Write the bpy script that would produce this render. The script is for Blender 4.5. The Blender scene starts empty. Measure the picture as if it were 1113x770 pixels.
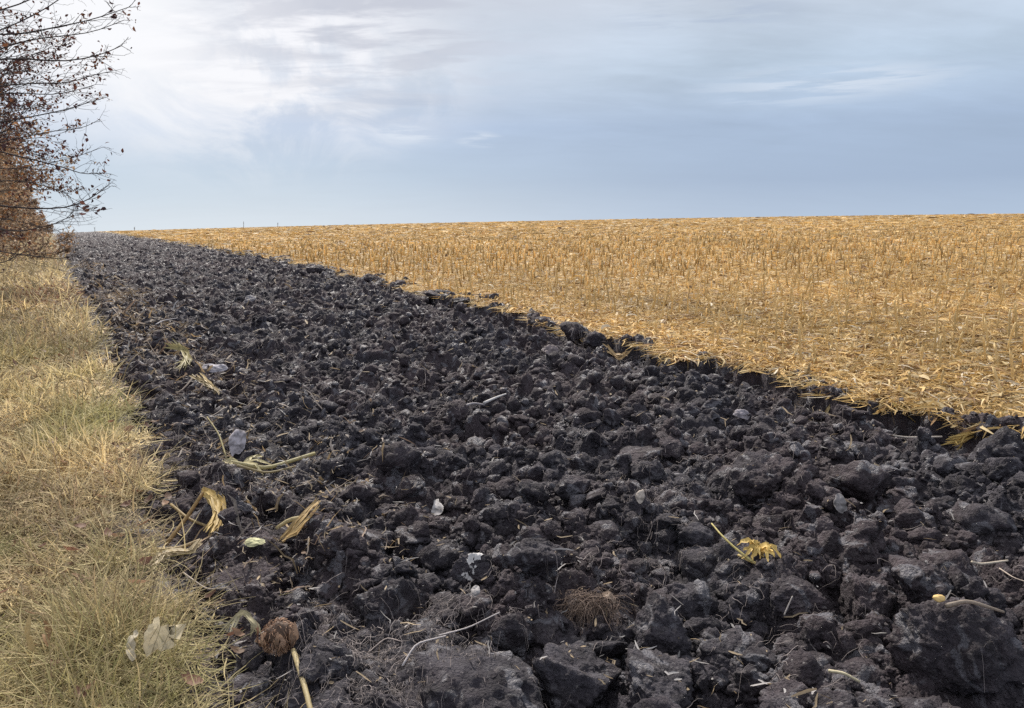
import bpy, bmesh, math, random
import numpy as np
from mathutils import Vector, Matrix, Euler

# ------------------------------------------------------------------ camera, world, sun, exposure
SC = bpy.context.scene
COL = SC.collection
F_PX, CX, CY = 840.0, 556.5, 385.0
EYE = 1.6
PITCH = math.atan(135.0 / 840.0)
cam = bpy.data.cameras.new('camera')
cam.sensor_width = 36.0
cam.lens = 36.0 * F_PX / 1113.0
cam.clip_start = 0.05
cam.clip_end = 5000.0
camo = bpy.data.objects.new('camera', cam)
COL.objects.link(camo)
camo.location = (0, 0, EYE)
camo.rotation_euler = (math.pi / 2 - PITCH, 0, 0)
SC.camera = camo

SUN_AZ, SUN_EL = math.radians(-16), math.radians(43)      # azimuth from +Y, negative = to the left
sunl = bpy.data.lights.new('sun', 'SUN')
sunl.energy = 4.2
sunl.angle = math.radians(4)
sunl.color = (1.0, 0.93, 0.82)
suno = bpy.data.objects.new('sun', sunl)
COL.objects.link(suno)
sd = Vector((math.sin(SUN_AZ) * math.cos(SUN_EL), math.cos(SUN_AZ) * math.cos(SUN_EL), math.sin(SUN_EL)))
suno.rotation_euler = sd.to_track_quat('Z', 'Y').to_euler()
suno.location = sd * 50

SC.view_settings.view_transform = 'Standard'
SC.view_settings.look = 'None'
SC.view_settings.exposure = 0.5
SC.view_settings.gamma = 1.0
SC.view_settings.use_curve_mapping = False
SC.cycles.use_denoising = False
SC.cycles.sample_clamp_indirect = 3.0
SC.cycles.sample_clamp_direct = 8.0
GAIN = 2 ** 0.5

world = bpy.data.worlds.new('World')
SC.world = world
world.use_nodes = True
wn, wl = world.node_tree.nodes, world.node_tree.links
wn.clear()


class G:
    """small node-graph helper"""
    def __init__(s, tree): s.n, s.l = tree.nodes, tree.links
    def new(s, t, **k):
        n = s.n.new(t)
        for a, b in k.items(): setattr(n, a, b)
        return n
    def put(s, sock, v):
        if hasattr(v, 'is_linked') or isinstance(v, bpy.types.NodeSocket): s.l.new(v, sock)
        else: sock.default_value = v
    def math(s, op, a, b=0.0, c=None, clamp=False):
        n = s.new('ShaderNodeMath', operation=op, use_clamp=clamp)
        s.put(n.inputs[0], a); s.put(n.inputs[1], b)
        if c is not None: s.put(n.inputs[2], c)
        return n.outputs[0]
    def mix(s, f, a, b, blend='MIX'):
        n = s.new('ShaderNodeMix', data_type='RGBA', blend_type=blend)
        s.put(n.inputs[0], f); s.put(n.inputs[6], a); s.put(n.inputs[7], b)
        return n.outputs[2]
    def ramp(s, f, stops, interp='LINEAR'):
        n = s.new('ShaderNodeValToRGB')
        n.color_ramp.interpolation = interp
        e = n.color_ramp.elements
        while len(e) < len(stops): e.new(0.5)
        for x, (p, c) in zip(e, stops):
            x.position = p
            x.color = (*c, 1) if not isinstance(c, (int, float)) else (c, c, c, 1)
        s.put(n.inputs[0], f)
        return n.outputs[0]
    def maprange(s, v, a, b, c, d, kind='SMOOTHSTEP'):
        n = s.new('ShaderNodeMapRange', interpolation_type=kind)
        s.put(n.inputs[0], v)
        for i, x in enumerate((a, b, c, d)): n.inputs[i + 1].default_value = x
        return n.outputs[0]
    def noise(s, vec, scale, detail=4, rough=.55, dist=0.0, dims='3D'):
        n = s.new('ShaderNodeTexNoise', noise_dimensions=dims)
        s.put(n.inputs['Vector'], vec)
        n.inputs['Scale'].default_value = scale
        n.inputs['Detail'].default_value = detail
        n.inputs['Roughness'].default_value = rough
        n.inputs['Distortion'].default_value = dist
        return n.outputs[0]
    def vec(s, op, a, b=(0, 0, 0)):
        n = s.new('ShaderNodeVectorMath', operation=op)
        s.put(n.inputs[0], a); s.put(n.inputs[1], b)
        return n.outputs['Value' if op == 'DOT_PRODUCT' else 'Vector']


def lin(r, g, b):
    f = lambda c: (c / 12.92 if c <= .04045 else ((c + .055) / 1.055) ** 2.4)
    return tuple(f(x / 255.0) for x in (r, g, b))


def skyc(r, g, b):
    return tuple(x / GAIN for x in lin(r, g, b))


def px_dir(px, py):
    u, v = (px - CX) / F_PX, (CY - py) / F_PX
    d = np.array([u, math.cos(PITCH) + v * math.sin(PITCH), -math.sin(PITCH) + v * math.cos(PITCH)])
    return d / np.linalg.norm(d)


g = G(world.node_tree)
tc = g.new('ShaderNodeTexCoord').outputs['Generated']
sep = g.new('ShaderNodeSeparateXYZ')
g.put(sep.inputs[0], tc)
X, Y, Z = sep.outputs
zc = g.math('MAXIMUM', Z, 0.0)
rampL = g.ramp(zc, [(0, skyc(212, 225, 237)), (.03, skyc(198, 214, 230)), (.07, skyc(182, 201, 222)), (.125, skyc(174, 192, 219)),
                    (.17, skyc(198, 208, 224)), (.215, skyc(208, 214, 225)), (.27, skyc(204, 209, 219)), (.5, skyc(212, 216, 222)), (1, skyc(225, 228, 232))])
rampR = g.ramp(zc, [(0, skyc(182, 202, 226)), (.025, skyc(170, 190, 216)), (.06, skyc(157, 177, 206)), (.125, skyc(162, 181, 208)),
                    (.19, skyc(183, 200, 219)), (.24, skyc(191, 204, 220)), (.28, skyc(198, 206, 218)), (.5, skyc(206, 213, 222)), (1, skyc(225, 228, 232))])
base = g.mix(1.0, g.mix(g.maprange(X, -.42, .35, 0, 1), rampL, rampR), (1.045, 1.04, 1.035, 1), 'MULTIPLY')
# cloud sheet: noise on a flat layer overhead
den = g.math('ADD', zc, .16)
comb = g.new('ShaderNodeCombineXYZ')
g.put(comb.inputs[0], g.math('DIVIDE', X, den)); g.put(comb.inputs[1], g.math('DIVIDE', Y, den))
sheet = comb.outputs[0]
n1 = g.noise(sheet, 1.1, 6, .55, .4)
n2 = g.noise(g.vec('MULTIPLY', sheet, (1.0, 2.6, 1)), 2.3, 5, .6, .3)
hi = g.maprange(zc, .06, .2, .12, 1.0)
v1 = g.math('MULTIPLY', g.math('SUBTRACT', n1, .5), .62)
v2 = g.math('MULTIPLY', g.math('SUBTRACT', n2, .5), .34)
vv = g.math('MULTIPLY_ADD', g.math('ADD', v1, v2), hi, 1.0)
base = g.mix(1.0, base, vv, 'MULTIPLY')


def lobe(px, py, a0, a1, sx=1.0):
    """soft bright or thin place in the cloud cover round one direction"""
    d = px_dir(px, py)
    df = g.vec('SUBTRACT', tc, tuple(d))
    df = g.vec('MULTIPLY', df, (sx, sx, 1.0))
    n = g.new('ShaderNodeVectorMath', operation='LENGTH')
    g.put(n.inputs[0], df)
    return g.maprange(n.outputs['Value'], a0, a1, 0, 1)


rag = g.noise(g.vec('MULTIPLY', tc, (1, 1, 1.7)), 7.5, 7, .6, .7)
l1 = g.math('MULTIPLY', lobe(262, 62, .17, .012, .5), g.maprange(rag, .38, .60, .22, 1))
base = g.mix(g.math('MULTIPLY', l1, 1.25, clamp=True), base, (*skyc(246, 246, 250), 1))
l2 = lobe(90, 10, .20, 0, .8)
base = g.mix(g.math('MULTIPLY', l2, 1.0, clamp=True), base, (*skyc(250, 250, 252), 1))
l2b = g.math('MULTIPLY', lobe(400, 20, .16, 0, .5), g.maprange(n2, .4, .6, 0, 1))
base = g.mix(g.math('MULTIPLY', l2b, .8, clamp=True), base, (*skyc(186, 190, 203), 1))
stq = g.noise(g.vec('MULTIPLY', tc, (5, 5, 60)), 1.6, 5, .6, .3)
for (px_, py_, w_, sx_, k_) in ((880, 93, .03, .18, .55), (440, 146, .017, .30, .7), (520, 152, .013, .34, .75), (960, 84, .02, .16, .4)):
    lo = g.math('MULTIPLY', lobe(px_, py_, w_, w_ * .1, sx_), g.maprange(stq, .42, .6, 0, 1))
    base = g.mix(g.math('MULTIPLY', lo, k_, clamp=True), base, (*skyc(222, 230, 242), 1))
for (px_, py_, w_, sx_, k_) in ((770, 15, .03, .2, .5), (430, 109, .018, .2, .35)):
    lo = g.math('MULTIPLY', lobe(px_, py_, w_, w_ * .1, sx_), g.maprange(stq, .42, .6, 0, 1))
    base = g.mix(g.math('MULTIPLY', lo, k_, clamp=True), base, (*skyc(166, 180, 204), 1))
# an overcast dome is brighter overhead than near the horizon
boost = g.maprange(zc, .30, .85, 1.0, 1.25)
base = g.mix(1.0, base, boost, 'MULTIPLY')
nish = g.new('ShaderNodeTexSky', sky_type='NISHITA', sun_disc=False)
nish.sun_elevation = SUN_EL
nish.sun_rotation = SUN_AZ
nish.air_density = 1.0
nish.dust_density = 1.5
nb = g.mix(1.0, nish.outputs[0], (.09, .09, .09, 1), 'MULTIPLY')
skycol = g.mix(.08, base, nb)
bg = g.new('ShaderNodeBackground')
g.put(bg.inputs[0], skycol)
bg.inputs[1].default_value = 1.0
wo = g.new('ShaderNodeOutputWorld')
wl.new(bg.outputs[0], wo.inputs[0])

# ------------------------------------------------------------------ number helpers
RNG = np.random.default_rng(7)
PHI = math.atan((CX - 70.0) / F_PX / (math.cos(PITCH) + 135 / 840 * math.sin(PITCH)))     # heading of the ploughed strip, left of +Y
SV = np.array([-math.sin(PHI), math.cos(PHI)])
LV = np.array([math.cos(PHI), math.sin(PHI)])


def to_xy(s, l):
    return s * SV[0] + l * LV[0], s * SV[1] + l * LV[1]


def to_sl(x, y):
    return x * SV[0] + y * SV[1], x * LV[0] + y * LV[1]


def terr(s, l):
    """the long low rise of the field"""
    return .0140 * s + .0310 * l - 4.9e-5 * (s * s + l * l)


def hsh(ix, iy, seed):
    h = (ix.astype(np.int64) * 374761393 + iy.astype(np.int64) * 668265263 + seed * 1274126177) & 0xffffffff
    h = ((h ^ (h >> 13)) * 1274126177) & 0xffffffff
    h = h ^ (h >> 16)
    h = (h * 2246822519) & 0xffffffff
    return ((h ^ (h >> 15)) & 0xffffff) / float(0x1000000)


def vn(x, y, seed):
    ix, iy = np.floor(x), np.floor(y)
    fx, fy = x - ix, y - iy
    fx = fx * fx * (3 - 2 * fx); fy = fy * fy * (3 - 2 * fy)
    a = hsh(ix, iy, seed); b = hsh(ix + 1, iy, seed); c = hsh(ix, iy + 1, seed); d = hsh(ix + 1, iy + 1, seed)
    return (a + (b - a) * fx) * (1 - fy) + (c + (d - c) * fx) * fy - .5


def fbm(x, y, seed, octs=4, gain=.5):
    r = 0; amp = 1
    for k in range(octs):
        r = r + amp * vn(x * 2 ** k + 17.3 * k, y * 2 ** k - 9.1 * k, seed + k)
        amp *= gain
    return r


def vn3(p, seed):
    i = np.floor(p); f = p - i
    f = f * f * (3 - 2 * f)
    r = 0
    for dx in (0, 1):
        for dy in (0, 1):
            for dz in (0, 1):
                w = (f[:, 0] if dx else 1 - f[:, 0]) * (f[:, 1] if dy else 1 - f[:, 1]) * (f[:, 2] if dz else 1 - f[:, 2])
                r = r + w * hsh(i[:, 0] + dx + 57 * (i[:, 2] + dz), i[:, 1] + dy - 131 * (i[:, 2] + dz), seed)
    return r - .5


def domes(s, l, cell, seed):
    i, j = np.floor(s / cell), np.floor(l / cell)
    best = np.zeros_like(s)
    for di in (-1, 0, 1):
        for dj in (-1, 0, 1):
            ci, cj = i + di, j + dj
            ps = (ci + hsh(ci, cj, seed)) * cell
            pl = (cj + hsh(ci, cj, seed + 1)) * cell
            q = hsh(ci, cj, seed + 2)
            r = (.42 + .5 * q) * cell
            ds, dl = s - ps, l - pl
            an = hsh(ci, cj, seed + 6) * 6.283
            ca, sa = np.cos(an), np.sin(an)
            as_ = .75 + .5 * hsh(ci, cj, seed + 7)
            u = np.abs(ds * ca + dl * sa) / as_; v = np.abs(-ds * sa + dl * ca) * as_
            dn = np.maximum(np.maximum(u, v), (u + v) * .74) / r
            t = 1 - dn
            hh = .2 + .8 * hsh(ci, cj, seed + 3)
            tx = (hsh(ci, cj, seed + 4) - .5) * 1.5
            ty = (hsh(ci, cj, seed + 5) - .5) * 1.5
            w = np.maximum(t, 0)
            d = hh * r * np.minimum(2.6 * w, .68 + .25 * w) + (tx * ds + ty * dl) * np.minimum(w * 3, 1)
            best = np.maximum(best, np.where(t > 0, d, 0))
    return best


def ground_at(px, py):
    """where the sight line of a picture point meets the field"""
    d = px_dir(px, py)
    t = 0.5
    lo, hi = .5, None
    for k in range(4000):
        p = np.array([0, 0, EYE]) + d * t
        s, l = to_sl(p[0], p[1])
        if p[2] < terr(s, l):
            hi = t; break
        lo = t
        t *= 1.01
        if t > 300: return to_sl(*(d[:2] * 180))
    for k in range(40):
        m = .5 * (lo + hi)
        p = np.array([0, 0, EYE]) + d * m
        s, l = to_sl(p[0], p[1])
        if p[2] < terr(s, l): hi = m
        else: lo = m
    return s, l


EL_PX = [(60, 256), (63, 266), (67, 278), (73, 295), (85, 325), (96, 350), (111, 385), (128, 420), (138, 460), (150, 500), (168, 550), (181, 593),
         (190, 620), (207, 670), (226, 730), (240, 770)]
ER_PX = [(150, 258), (200, 266), (250, 274), (340, 290), (420, 309), (520, 331), (580, 344), (650, 367), (720, 384), (800, 399), (880, 415),
         (950, 434), (1040, 452), (1113, 467)]
el = sorted(ground_at(*p) for p in EL_PX)
er = sorted(ground_at(*p) for p in ER_PX)
EL_S, EL_L = np.array([a for a, b in el]), np.array([b for a, b in el])
ER_S, ER_L = np.array([a for a, b in er]), np.array([b for a, b in er])
print('EL', np.round(EL_S, 1), np.round(EL_L, 2))
print('ER', np.round(ER_S, 1), np.round(ER_L, 2))


def edge_l(s):
    return np.interp(s, EL_S, EL_L) + .16 * fbm(s * 1.1, s * 0 + 3.3, 71, 3)


def edge_r(s):
    return np.interp(s, ER_S, ER_L) + .46 * fbm(s * 2.1, s * 0 + 8.3, 72, 4)


def sstep(x, a, b):
    t = np.clip((x - a) / (b - a), 0, 1)
    return t * t * (3 - 2 * t)


def soil_z(s, l, fine=True):
    a, b = edge_l(s), edge_r(s)
    wl_ = sstep(l, a - .08, a + .30)
    wr_ = 1 - sstep(l, b - .20 - .14 * fbm(s * 6, s * 0 + l * 3, 191, 2), b - .01)
    w = wl_ * wr_
    ws = s + .05 * fbm(s * 9, l * 9, 5, 2) + .02 * fbm(s * 40, l * 40, 6, 2)
    wl2 = l + .05 * fbm(s * 9, l * 9, 15, 2) + .02 * fbm(s * 40, l * 40, 16, 2)
    z = terr(s, l) - .015
    nearw = 1 - sstep(s, 9, 20)
    rim = sstep(l, b - .75, b - .25) * nearw
    low = -.10 - (.05 + .11 * nearw) * sstep(l, b - 1.1, b - .2) + .06 * fbm(s * .8, l * 1.6, 31, 2)
    low = low + .03 * np.sin(l * 2 * math.pi / .46 + 1.5 * fbm(s * .9, l * .9, 33, 2))
    d = .52 * domes(ws, wl2, .36, 101) + .66 * domes(ws, wl2, .17, 201) + .66 * domes(ws, wl2, .085, 301)
    if fine:
        d = d + .55 * domes(ws, wl2, .042, 401) + .5 * domes(ws, wl2, .02, 501)
    z0_ = z
    z = z + w * low + np.minimum(w * 1.25, 1) * d * wl_ * (1 - .5 * rim)
    thrown = (1 - sstep(l, b - .02, b + .05 + .07 * sstep(s, 7, 13) + (.9 * sstep(s, 7, 13)) * (fbm(s * .9, s * 0 + 4, 171, 3) + .12))) * sstep(fbm(s * 1.6, l * 2.2, 172, 2), -.22, .05)
    z = np.where(l > b - .12, np.maximum(z, z0_ - .03 + np.minimum(.75 * d, .10 + .25 * d) * thrown), z)
    z = z + (1 - wr_) * 0
    return z


def obj(name, me, mat=None, parent=None):
    o = bpy.data.objects.new(name, me)
    COL.objects.link(o)
    if mat and not me.materials: me.materials.append(mat)
    if parent: o.parent = parent
    return o


def tag(o, label=None, cat=None, group=None, kind=None):
    if label: o['label'] = label
    if cat: o['category'] = cat
    if group: o['group'] = group
    if kind: o['kind'] = kind
    return o


def npmesh(name, V, faces, smooth=True, tint=None):
    """mesh from a vertex array and a list of face arrays (n,3) or (n,4)"""
    me = bpy.data.meshes.new(name)
    V = np.ascontiguousarray(V, dtype=np.float32)
    faces = [np.ascontiguousarray(f, dtype=np.int32) for f in faces if len(f)]
    nl = sum(f.size for f in faces); nf = sum(len(f) for f in faces)
    me.vertices.add(len(V)); me.vertices.foreach_set('co', V.ravel())
    me.loops.add(nl); me.loops.foreach_set('vertex_index', np.concatenate([f.ravel() for f in faces]))
    me.polygons.add(nf)
    tot = np.concatenate([np.full(len(f), f.shape[1], np.int32) for f in faces])
    st = np.concatenate([[0], np.cumsum(tot)[:-1]]).astype(np.int32)
    me.polygons.foreach_set('loop_start', st)
    me.polygons.foreach_set('loop_total', tot)
    me.polygons.foreach_set('use_smooth', np.full(nf, smooth, bool))
    me.update(calc_edges=True)
    if tint is not None:
        at = me.attributes.new('tint', 'FLOAT_COLOR', 'POINT')
        c = np.ones((len(V), 4), np.float32); c[:, :3] = tint
        at.data.foreach_set('color', c.ravel())
    return me


def grid_faces(n, m):
    a = np.arange(n * m).reshape(n, m)
    return np.stack([a[:-1, :-1], a[1:, :-1], a[1:, 1:], a[:-1, 1:]], -1).reshape(-1, 4)


class Bag:
    """collects vertex and face arrays for one mesh"""
    def __init__(s): s.v, s.f3, s.f4, s.t, s.n = [], [], [], [], 0
    def add(s, V, f3=None, f4=None, tint=None):
        V = np.asarray(V, np.float32).reshape(-1, 3)
        if f3 is not None and len(f3): s.f3.append(np.asarray(f3) + s.n)
        if f4 is not None and len(f4): s.f4.append(np.asarray(f4) + s.n)
        s.v.append(V)
        t = np.ones((len(V), 3), np.float32)
        if tint is not None: t[:] = tint
        s.t.append(t)
        s.n += len(V)
    def mesh(s, name, smooth=True):
        fs = []
        if s.f3: fs.append(np.concatenate(s.f3))
        if s.f4: fs.append(np.concatenate(s.f4))
        return npmesh(name, np.concatenate(s.v), fs, smooth, np.concatenate(s.t))


def norm(a):
    return a / np.maximum(np.linalg.norm(a, axis=-1, keepdims=True), 1e-9)


def tubes(bag, P, R, sides=6, tint=None, cap=True):
    """B tubes at once: P (B,n,3) centre lines, R (B,n) radii"""
    P = np.asarray(P, float); R = np.asarray(R, float)
    if P.ndim == 2: P, R = P[None], R[None]
    B, n, _ = P.shape
    T = norm(np.gradient(P, axis=1))
    ref = np.where(np.abs(T[:, :1, 2:3]) > .9, np.array([1., 0, 0]), np.array([0., 0, 1.]))
    A = norm(np.cross(T, np.broadcast_to(ref, T.shape)))
    C = np.cross(T, A)
    th = np.arange(sides) * 2 * math.pi / sides
    V = P[:, :, None] + R[:, :, None, None] * (A[:, :, None] * np.cos(th)[None, None, :, None] + C[:, :, None] * np.sin(th)[None, None, :, None])
    idx = np.arange(B * n * sides).reshape(B, n, sides)
    nx = np.roll(idx, -1, axis=2)
    f4 = np.stack([idx[:, :-1], nx[:, :-1], nx[:, 1:], idx[:, 1:]], -1).reshape(-1, 4)
    f3 = None
    if cap:
        f3 = []
        for k in range(1, sides - 1):
            f3.append(np.stack([idx[:, -1, 0], idx[:, -1, k], idx[:, -1, k + 1]], -1))
            f3.append(np.stack([idx[:, 0, 0], idx[:, 0, k + 1], idx[:, 0, k]], -1))
        f3 = np.concatenate(f3)
    if tint is not None:
        tint = np.asarray(tint, np.float32)
        if tint.ndim == 2: tint = np.repeat(tint, n * sides, axis=0)
    bag.add(V.reshape(-1, 3), f3, f4, tint)


def ribbons(bag, P, W, N, tint=None, fold=0.0):
    """B ribbons: P (B,n,3) mid-lines, W (B,n) half widths, N (B,n,3) surface normals; fold lifts the edges"""
    P = np.asarray(P, float)
    B, n, _ = P.shape
    T = norm(np.gradient(P, axis=1))
    S = norm(np.cross(T, N))
    up = np.cross(S, T)
    W3 = W[..., None]
    if fold == 0:
        V = np.stack([P - S * W3, P + S * W3], 2); k = 2
    else:
        V = np.stack([P - S * W3 + up * W3 * fold, P, P + S * W3 + up * W3 * fold], 2); k = 3
    idx = np.arange(B * n * k).reshape(B, n, k)
    f4 = np.stack([idx[:, :-1, :-1], idx[:, 1:, :-1], idx[:, 1:, 1:], idx[:, :-1, 1:]], -1).reshape(-1, 4)
    if tint is not None:
        tint = np.asarray(tint, np.float32)
        if tint.ndim == 2: tint = np.repeat(tint, n * k, axis=0)
    bag.add(V.reshape(-1, 3), None, f4, tint)


# ------------------------------------------------------------------ materials
def new_mat(name):
    m = bpy.data.materials.new(name)
    m.use_nodes = True
    t = m.node_tree
    b = t.nodes['Principled BSDF']
    return m, G(t), b


def bump(g, b, h, strength, dist):
    n = g.new('ShaderNodeBump')
    n.inputs['Strength'].default_value = strength
    n.inputs['Distance'].default_value = dist
    g.put(n.inputs['Height'], h)
    g.l.new(n.outputs[0], b.inputs['Normal'])


def soil_mat():
    m, g, b = new_mat('dark_soil')
    pos = g.new('ShaderNodeNewGeometry').outputs['Position']
    big = g.noise(pos, .9, 4, .6)
    mid = g.noise(pos, 7, 5, .65)
    fin = g.noise(pos, 60, 5, .7)
    crumb = g.new('ShaderNodeTexVoronoi', feature='F1')
    g.put(crumb.inputs['Vector'], pos); crumb.inputs['Scale'].default_value = 95
    c = g.ramp(mid, [(.30, (.019, .016, .022)), (.5, (.042, .037, .048)), (.68, (.088, .080, .098))])
    c = g.mix(g.maprange(big, .42, .58, 0, .65), c, g.ramp(mid, [(.30, (.032, .022, .026)), (.5, (.066, .046, .052)), (.68, (.115, .085, .093))]))
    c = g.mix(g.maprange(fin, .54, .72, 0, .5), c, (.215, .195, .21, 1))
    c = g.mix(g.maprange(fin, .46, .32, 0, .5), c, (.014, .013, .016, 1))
    c = g.mix(g.maprange(g.noise(pos, 16, 5, .65), .58, .70, 0, .6), c, (.17, .15, .155, 1))
    face = g.noise(pos, 9, 3, .5, .8)
    c = g.mix(g.maprange(face, .575, .64, 0, .75), c, (.185, .178, .203, 1))
    c = g.mix(g.maprange(g.noise(pos, 34, 3, .6), .66, .72, 0, .6), c, (.30, .28, .28, 1))
    g.put(b.inputs['Base Color'], c)
    g.put(b.inputs['Roughness'], g.maprange(face, .52, .64, .86, .48))
    b.inputs['Specular IOR Level'].default_value = .36
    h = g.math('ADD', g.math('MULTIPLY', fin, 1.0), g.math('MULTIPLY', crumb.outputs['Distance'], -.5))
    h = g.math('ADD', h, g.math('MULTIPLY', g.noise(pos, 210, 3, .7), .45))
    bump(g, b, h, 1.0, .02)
    return m


def tint_mat(name, var=.25, scale=40, rough=.7, spec=.3, trans=0.0, streak=False):
    """colour from the mesh's own random tint, with fine mottling"""
    m, g, b = new_mat(name)
    a = g.new('ShaderNodeAttribute', attribute_name='tint').outputs['Color']
    pos = g.new('ShaderNodeNewGeometry').outputs['Position']
    n = g.noise(pos, scale, 4, .65)
    f = g.math('MULTIPLY_ADD', g.math('SUBTRACT', n, .5), var * 4, 1.0)
    c = g.mix(1.0, a, f, 'MULTIPLY')
    g.put(b.inputs['Base Color'], c)
    b.inputs['Roughness'].default_value = rough
    b.inputs['Specular IOR Level'].default_value = spec
    if trans:
        tr = g.new('ShaderNodeBsdfTranslucent')
        g.put(tr.inputs[0], c)
        mx = g.new('ShaderNodeMixShader'); mx.inputs[0].default_value = trans
        g.l.new(b.outputs[0], mx.inputs[1]); g.l.new(tr.outputs[0], mx.inputs[2])
        g.l.new(mx.outputs[0], g.n['Material Output'].inputs[0])
    bump(g, b, n, .4, .004)
    return m


def field_mat():
    m, g, b = new_mat('stubble_ground')
    pos = g.new('ShaderNodeNewGeometry').outputs['Position']
    fl = g.vec('MULTIPLY', pos, (1, 1, .2))
    n1 = g.noise(fl, 14, 6, .7)
    n2 = g.noise(fl, .35, 4, .6)
    n3 = g.noise(fl, 2.2, 4, .6)
    c = g.ramp(n1, [(.32, (.17, .105, .045)), (.5, (.42, .27, .105)), (.66, (.60, .42, .18))])
    c = g.mix(g.maprange(n3, .42, .62, 0, .45), c, (.38, .245, .095, 1))
    c = g.mix(g.maprange(n2, .45, .65, 0, .3), c, (.46, .34, .17, 1))
    g.put(b.inputs['Base Color'], c)
    b.inputs['Roughness'].default_value = .85
    b.inputs['Specular IOR Level'].default_value = .2
    bump(g, b, n1, .8, .03)
    return m


def verge_mat():
    m, g, b = new_mat('verge_ground')
    pos = g.new('ShaderNodeNewGeometry').outputs['Position']
    n1 = g.noise(pos, 18, 6, .7)
    n2 = g.noise(pos, 1.1, 4, .6)
    c = g.ramp(n1, [(.34, (.05, .038, .025)), (.5, (.13, .098, .055)), (.66, (.28, .22, .125))])
    c = g.mix(g.maprange(n2, .46, .64, 0, .4), c, (.24, .19, .09, 1))
    g.put(b.inputs['Base Color'], c)
    b.inputs['Roughness'].default_value = .9
    b.inputs['Specular IOR Level'].default_value = .15
    bump(g, b, n1, .8, .02)
    return m


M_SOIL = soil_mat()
M_FIELD = field_mat()
M_VERGE = verge_mat()
M_GRASS = tint_mat('dry_grass', .15, 12, .7, .25, .32)
M_STRAW = tint_mat('straw', .22, 30, .65, .3, .28)
M_STALK = tint_mat('dry_stalk', .25, 60, .6, .35, .4)
M_HUSK = tint_mat('maize_husk', .22, 55, .6, .3, .18)
M_ROOT = tint_mat('root_fibre', .2, 60, .75, .25)
M_BARK = tint_mat('bark', .3, 25, .85, .2)
M_LEAF = tint_mat('autumn_leaf', .2, 20, .6, .3, .4)
M_PALE = tint_mat('pale_crust', .22, 45, .8, .25)

# ------------------------------------------------------------------ the ground: ploughed strip, stubble field, grass verge
near = np.arange(-.6, 9.0, .0115)
far = [9.0]
while far[-1] < 190: far.append(far[-1] * (1 + .0014 + .00001 * far[-1]) )
ss = np.concatenate([near, far])
frac = np.linspace(0, 1, 640)
a_, b_ = edge_l(ss) - .35, edge_r(ss) + .55
SS = np.repeat(ss[:, None], 640, 1)
LL = a_[:, None] + (b_ - a_)[:, None] * frac[None]
ZZ = np.empty_like(SS)
for i0 in range(0, len(ss), 400):
    sl = slice(i0, i0 + 400)
    ZZ[sl] = soil_z(SS[sl], LL[sl], fine=ss[i0] < 30)
XX, YY = to_xy(SS, LL)
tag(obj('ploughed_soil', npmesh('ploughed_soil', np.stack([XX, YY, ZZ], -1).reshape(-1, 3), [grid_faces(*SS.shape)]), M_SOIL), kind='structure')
del XX, YY, ZZ, SS, LL


def sheet(name, s_list, off, side, mat, amp):
    s = np.asarray(s_list)[:, None]; o = np.asarray(off)[None]
    e = edge_r(s) if side > 0 else edge_l(s)
    l = e + side * o
    sg = np.broadcast_to(s, l.shape)
    z = terr(sg, l) + amp * fbm(sg * 3, l * 3, 91, 3) * np.minimum(o * 4, 1)
    if side < 0: z = z - .05 * (1 - sstep(o, .22, .5)); l = l + .12 * fbm(sg * 5, l * 5, 161, 3) * (1 - sstep(o, .3, .6))
    x, y = to_xy(sg, l)
    fc = grid_faces(*l.shape)
    if side < 0: fc = fc[:, ::-1]
    return tag(obj(name, npmesh(name, np.stack([x, y, z], -1).reshape(-1, 3), [fc]), mat), kind='structure')


s_l = np.concatenate([np.arange(-30, -1, 1.0), np.arange(-1, 25, .05), np.geomspace(25, 700, 260)])
off_f = np.concatenate([[0], np.geomspace(.03, 900, 240)])
sheet('stubble_field', s_l, off_f, 1, M_FIELD, .05)
sheet('grass_verge', s_l, np.concatenate([[.22], .22 + np.geomspace(.03, 300, 160)]), -1, M_VERGE, .05)


# ------------------------------------------------------------------ soil clods
def ico(sub):
    bm = bmesh.new()
    bmesh.ops.create_icosphere(bm, subdivisions=sub, radius=1)
    bm.verts.ensure_lookup_table()
    V = np.array([v.co[:] for v in bm.verts]); Fc = np.array([[v.index for v in f.verts] for f in bm.faces])
    bm.free()
    return V, Fc


ICO = {k: ico(k) for k in (1, 2, 3, 4, 5)}


def clod_shape(D, seed, blocky=.5, asp=(1, .82, .66)):
    r = np.random.default_rng(seed)
    R = np.full(len(D), 1.0)
    for k in range(13):
        n = norm(r.normal(size=3)); d = r.uniform(.40, .84)
        c = D @ n
        R = np.where(c > .05, np.minimum(R, d / np.maximum(c, .05)), R)
    R = blocky * R + (1 - blocky) * (.72 + .1 * R)
    rough = .24 * vn3(D * 2.1 + 5, seed) + .16 * vn3(D * 4.7 + 9, seed + 1) + .12 * vn3(D * 10 + 3, seed + 2) + .11 * vn3(D * 21, seed + 3) + .075 * vn3(D * 43, seed + 4)
    # crumbs: rounded knobs
    cr = np.abs(vn3(D * 7.3 + 2, seed + 5)) * .2
    P = D * (R * (1 + rough - cr))[:, None]
    return P * np.array(asp)


NVAR = 14
VAR = {}
for k in range(NVAR):
    asp = (1, RNG.uniform(.7, .95), RNG.uniform(.5, .8))
    for sub in (1, 2, 3, 4, 5):
        if sub == 5 and k > 9: pass
        VAR[k, sub] = clod_shape(ICO[sub][0], 1000 + 37 * k, (1.0, .9, .7)[k % 3], asp)


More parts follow.
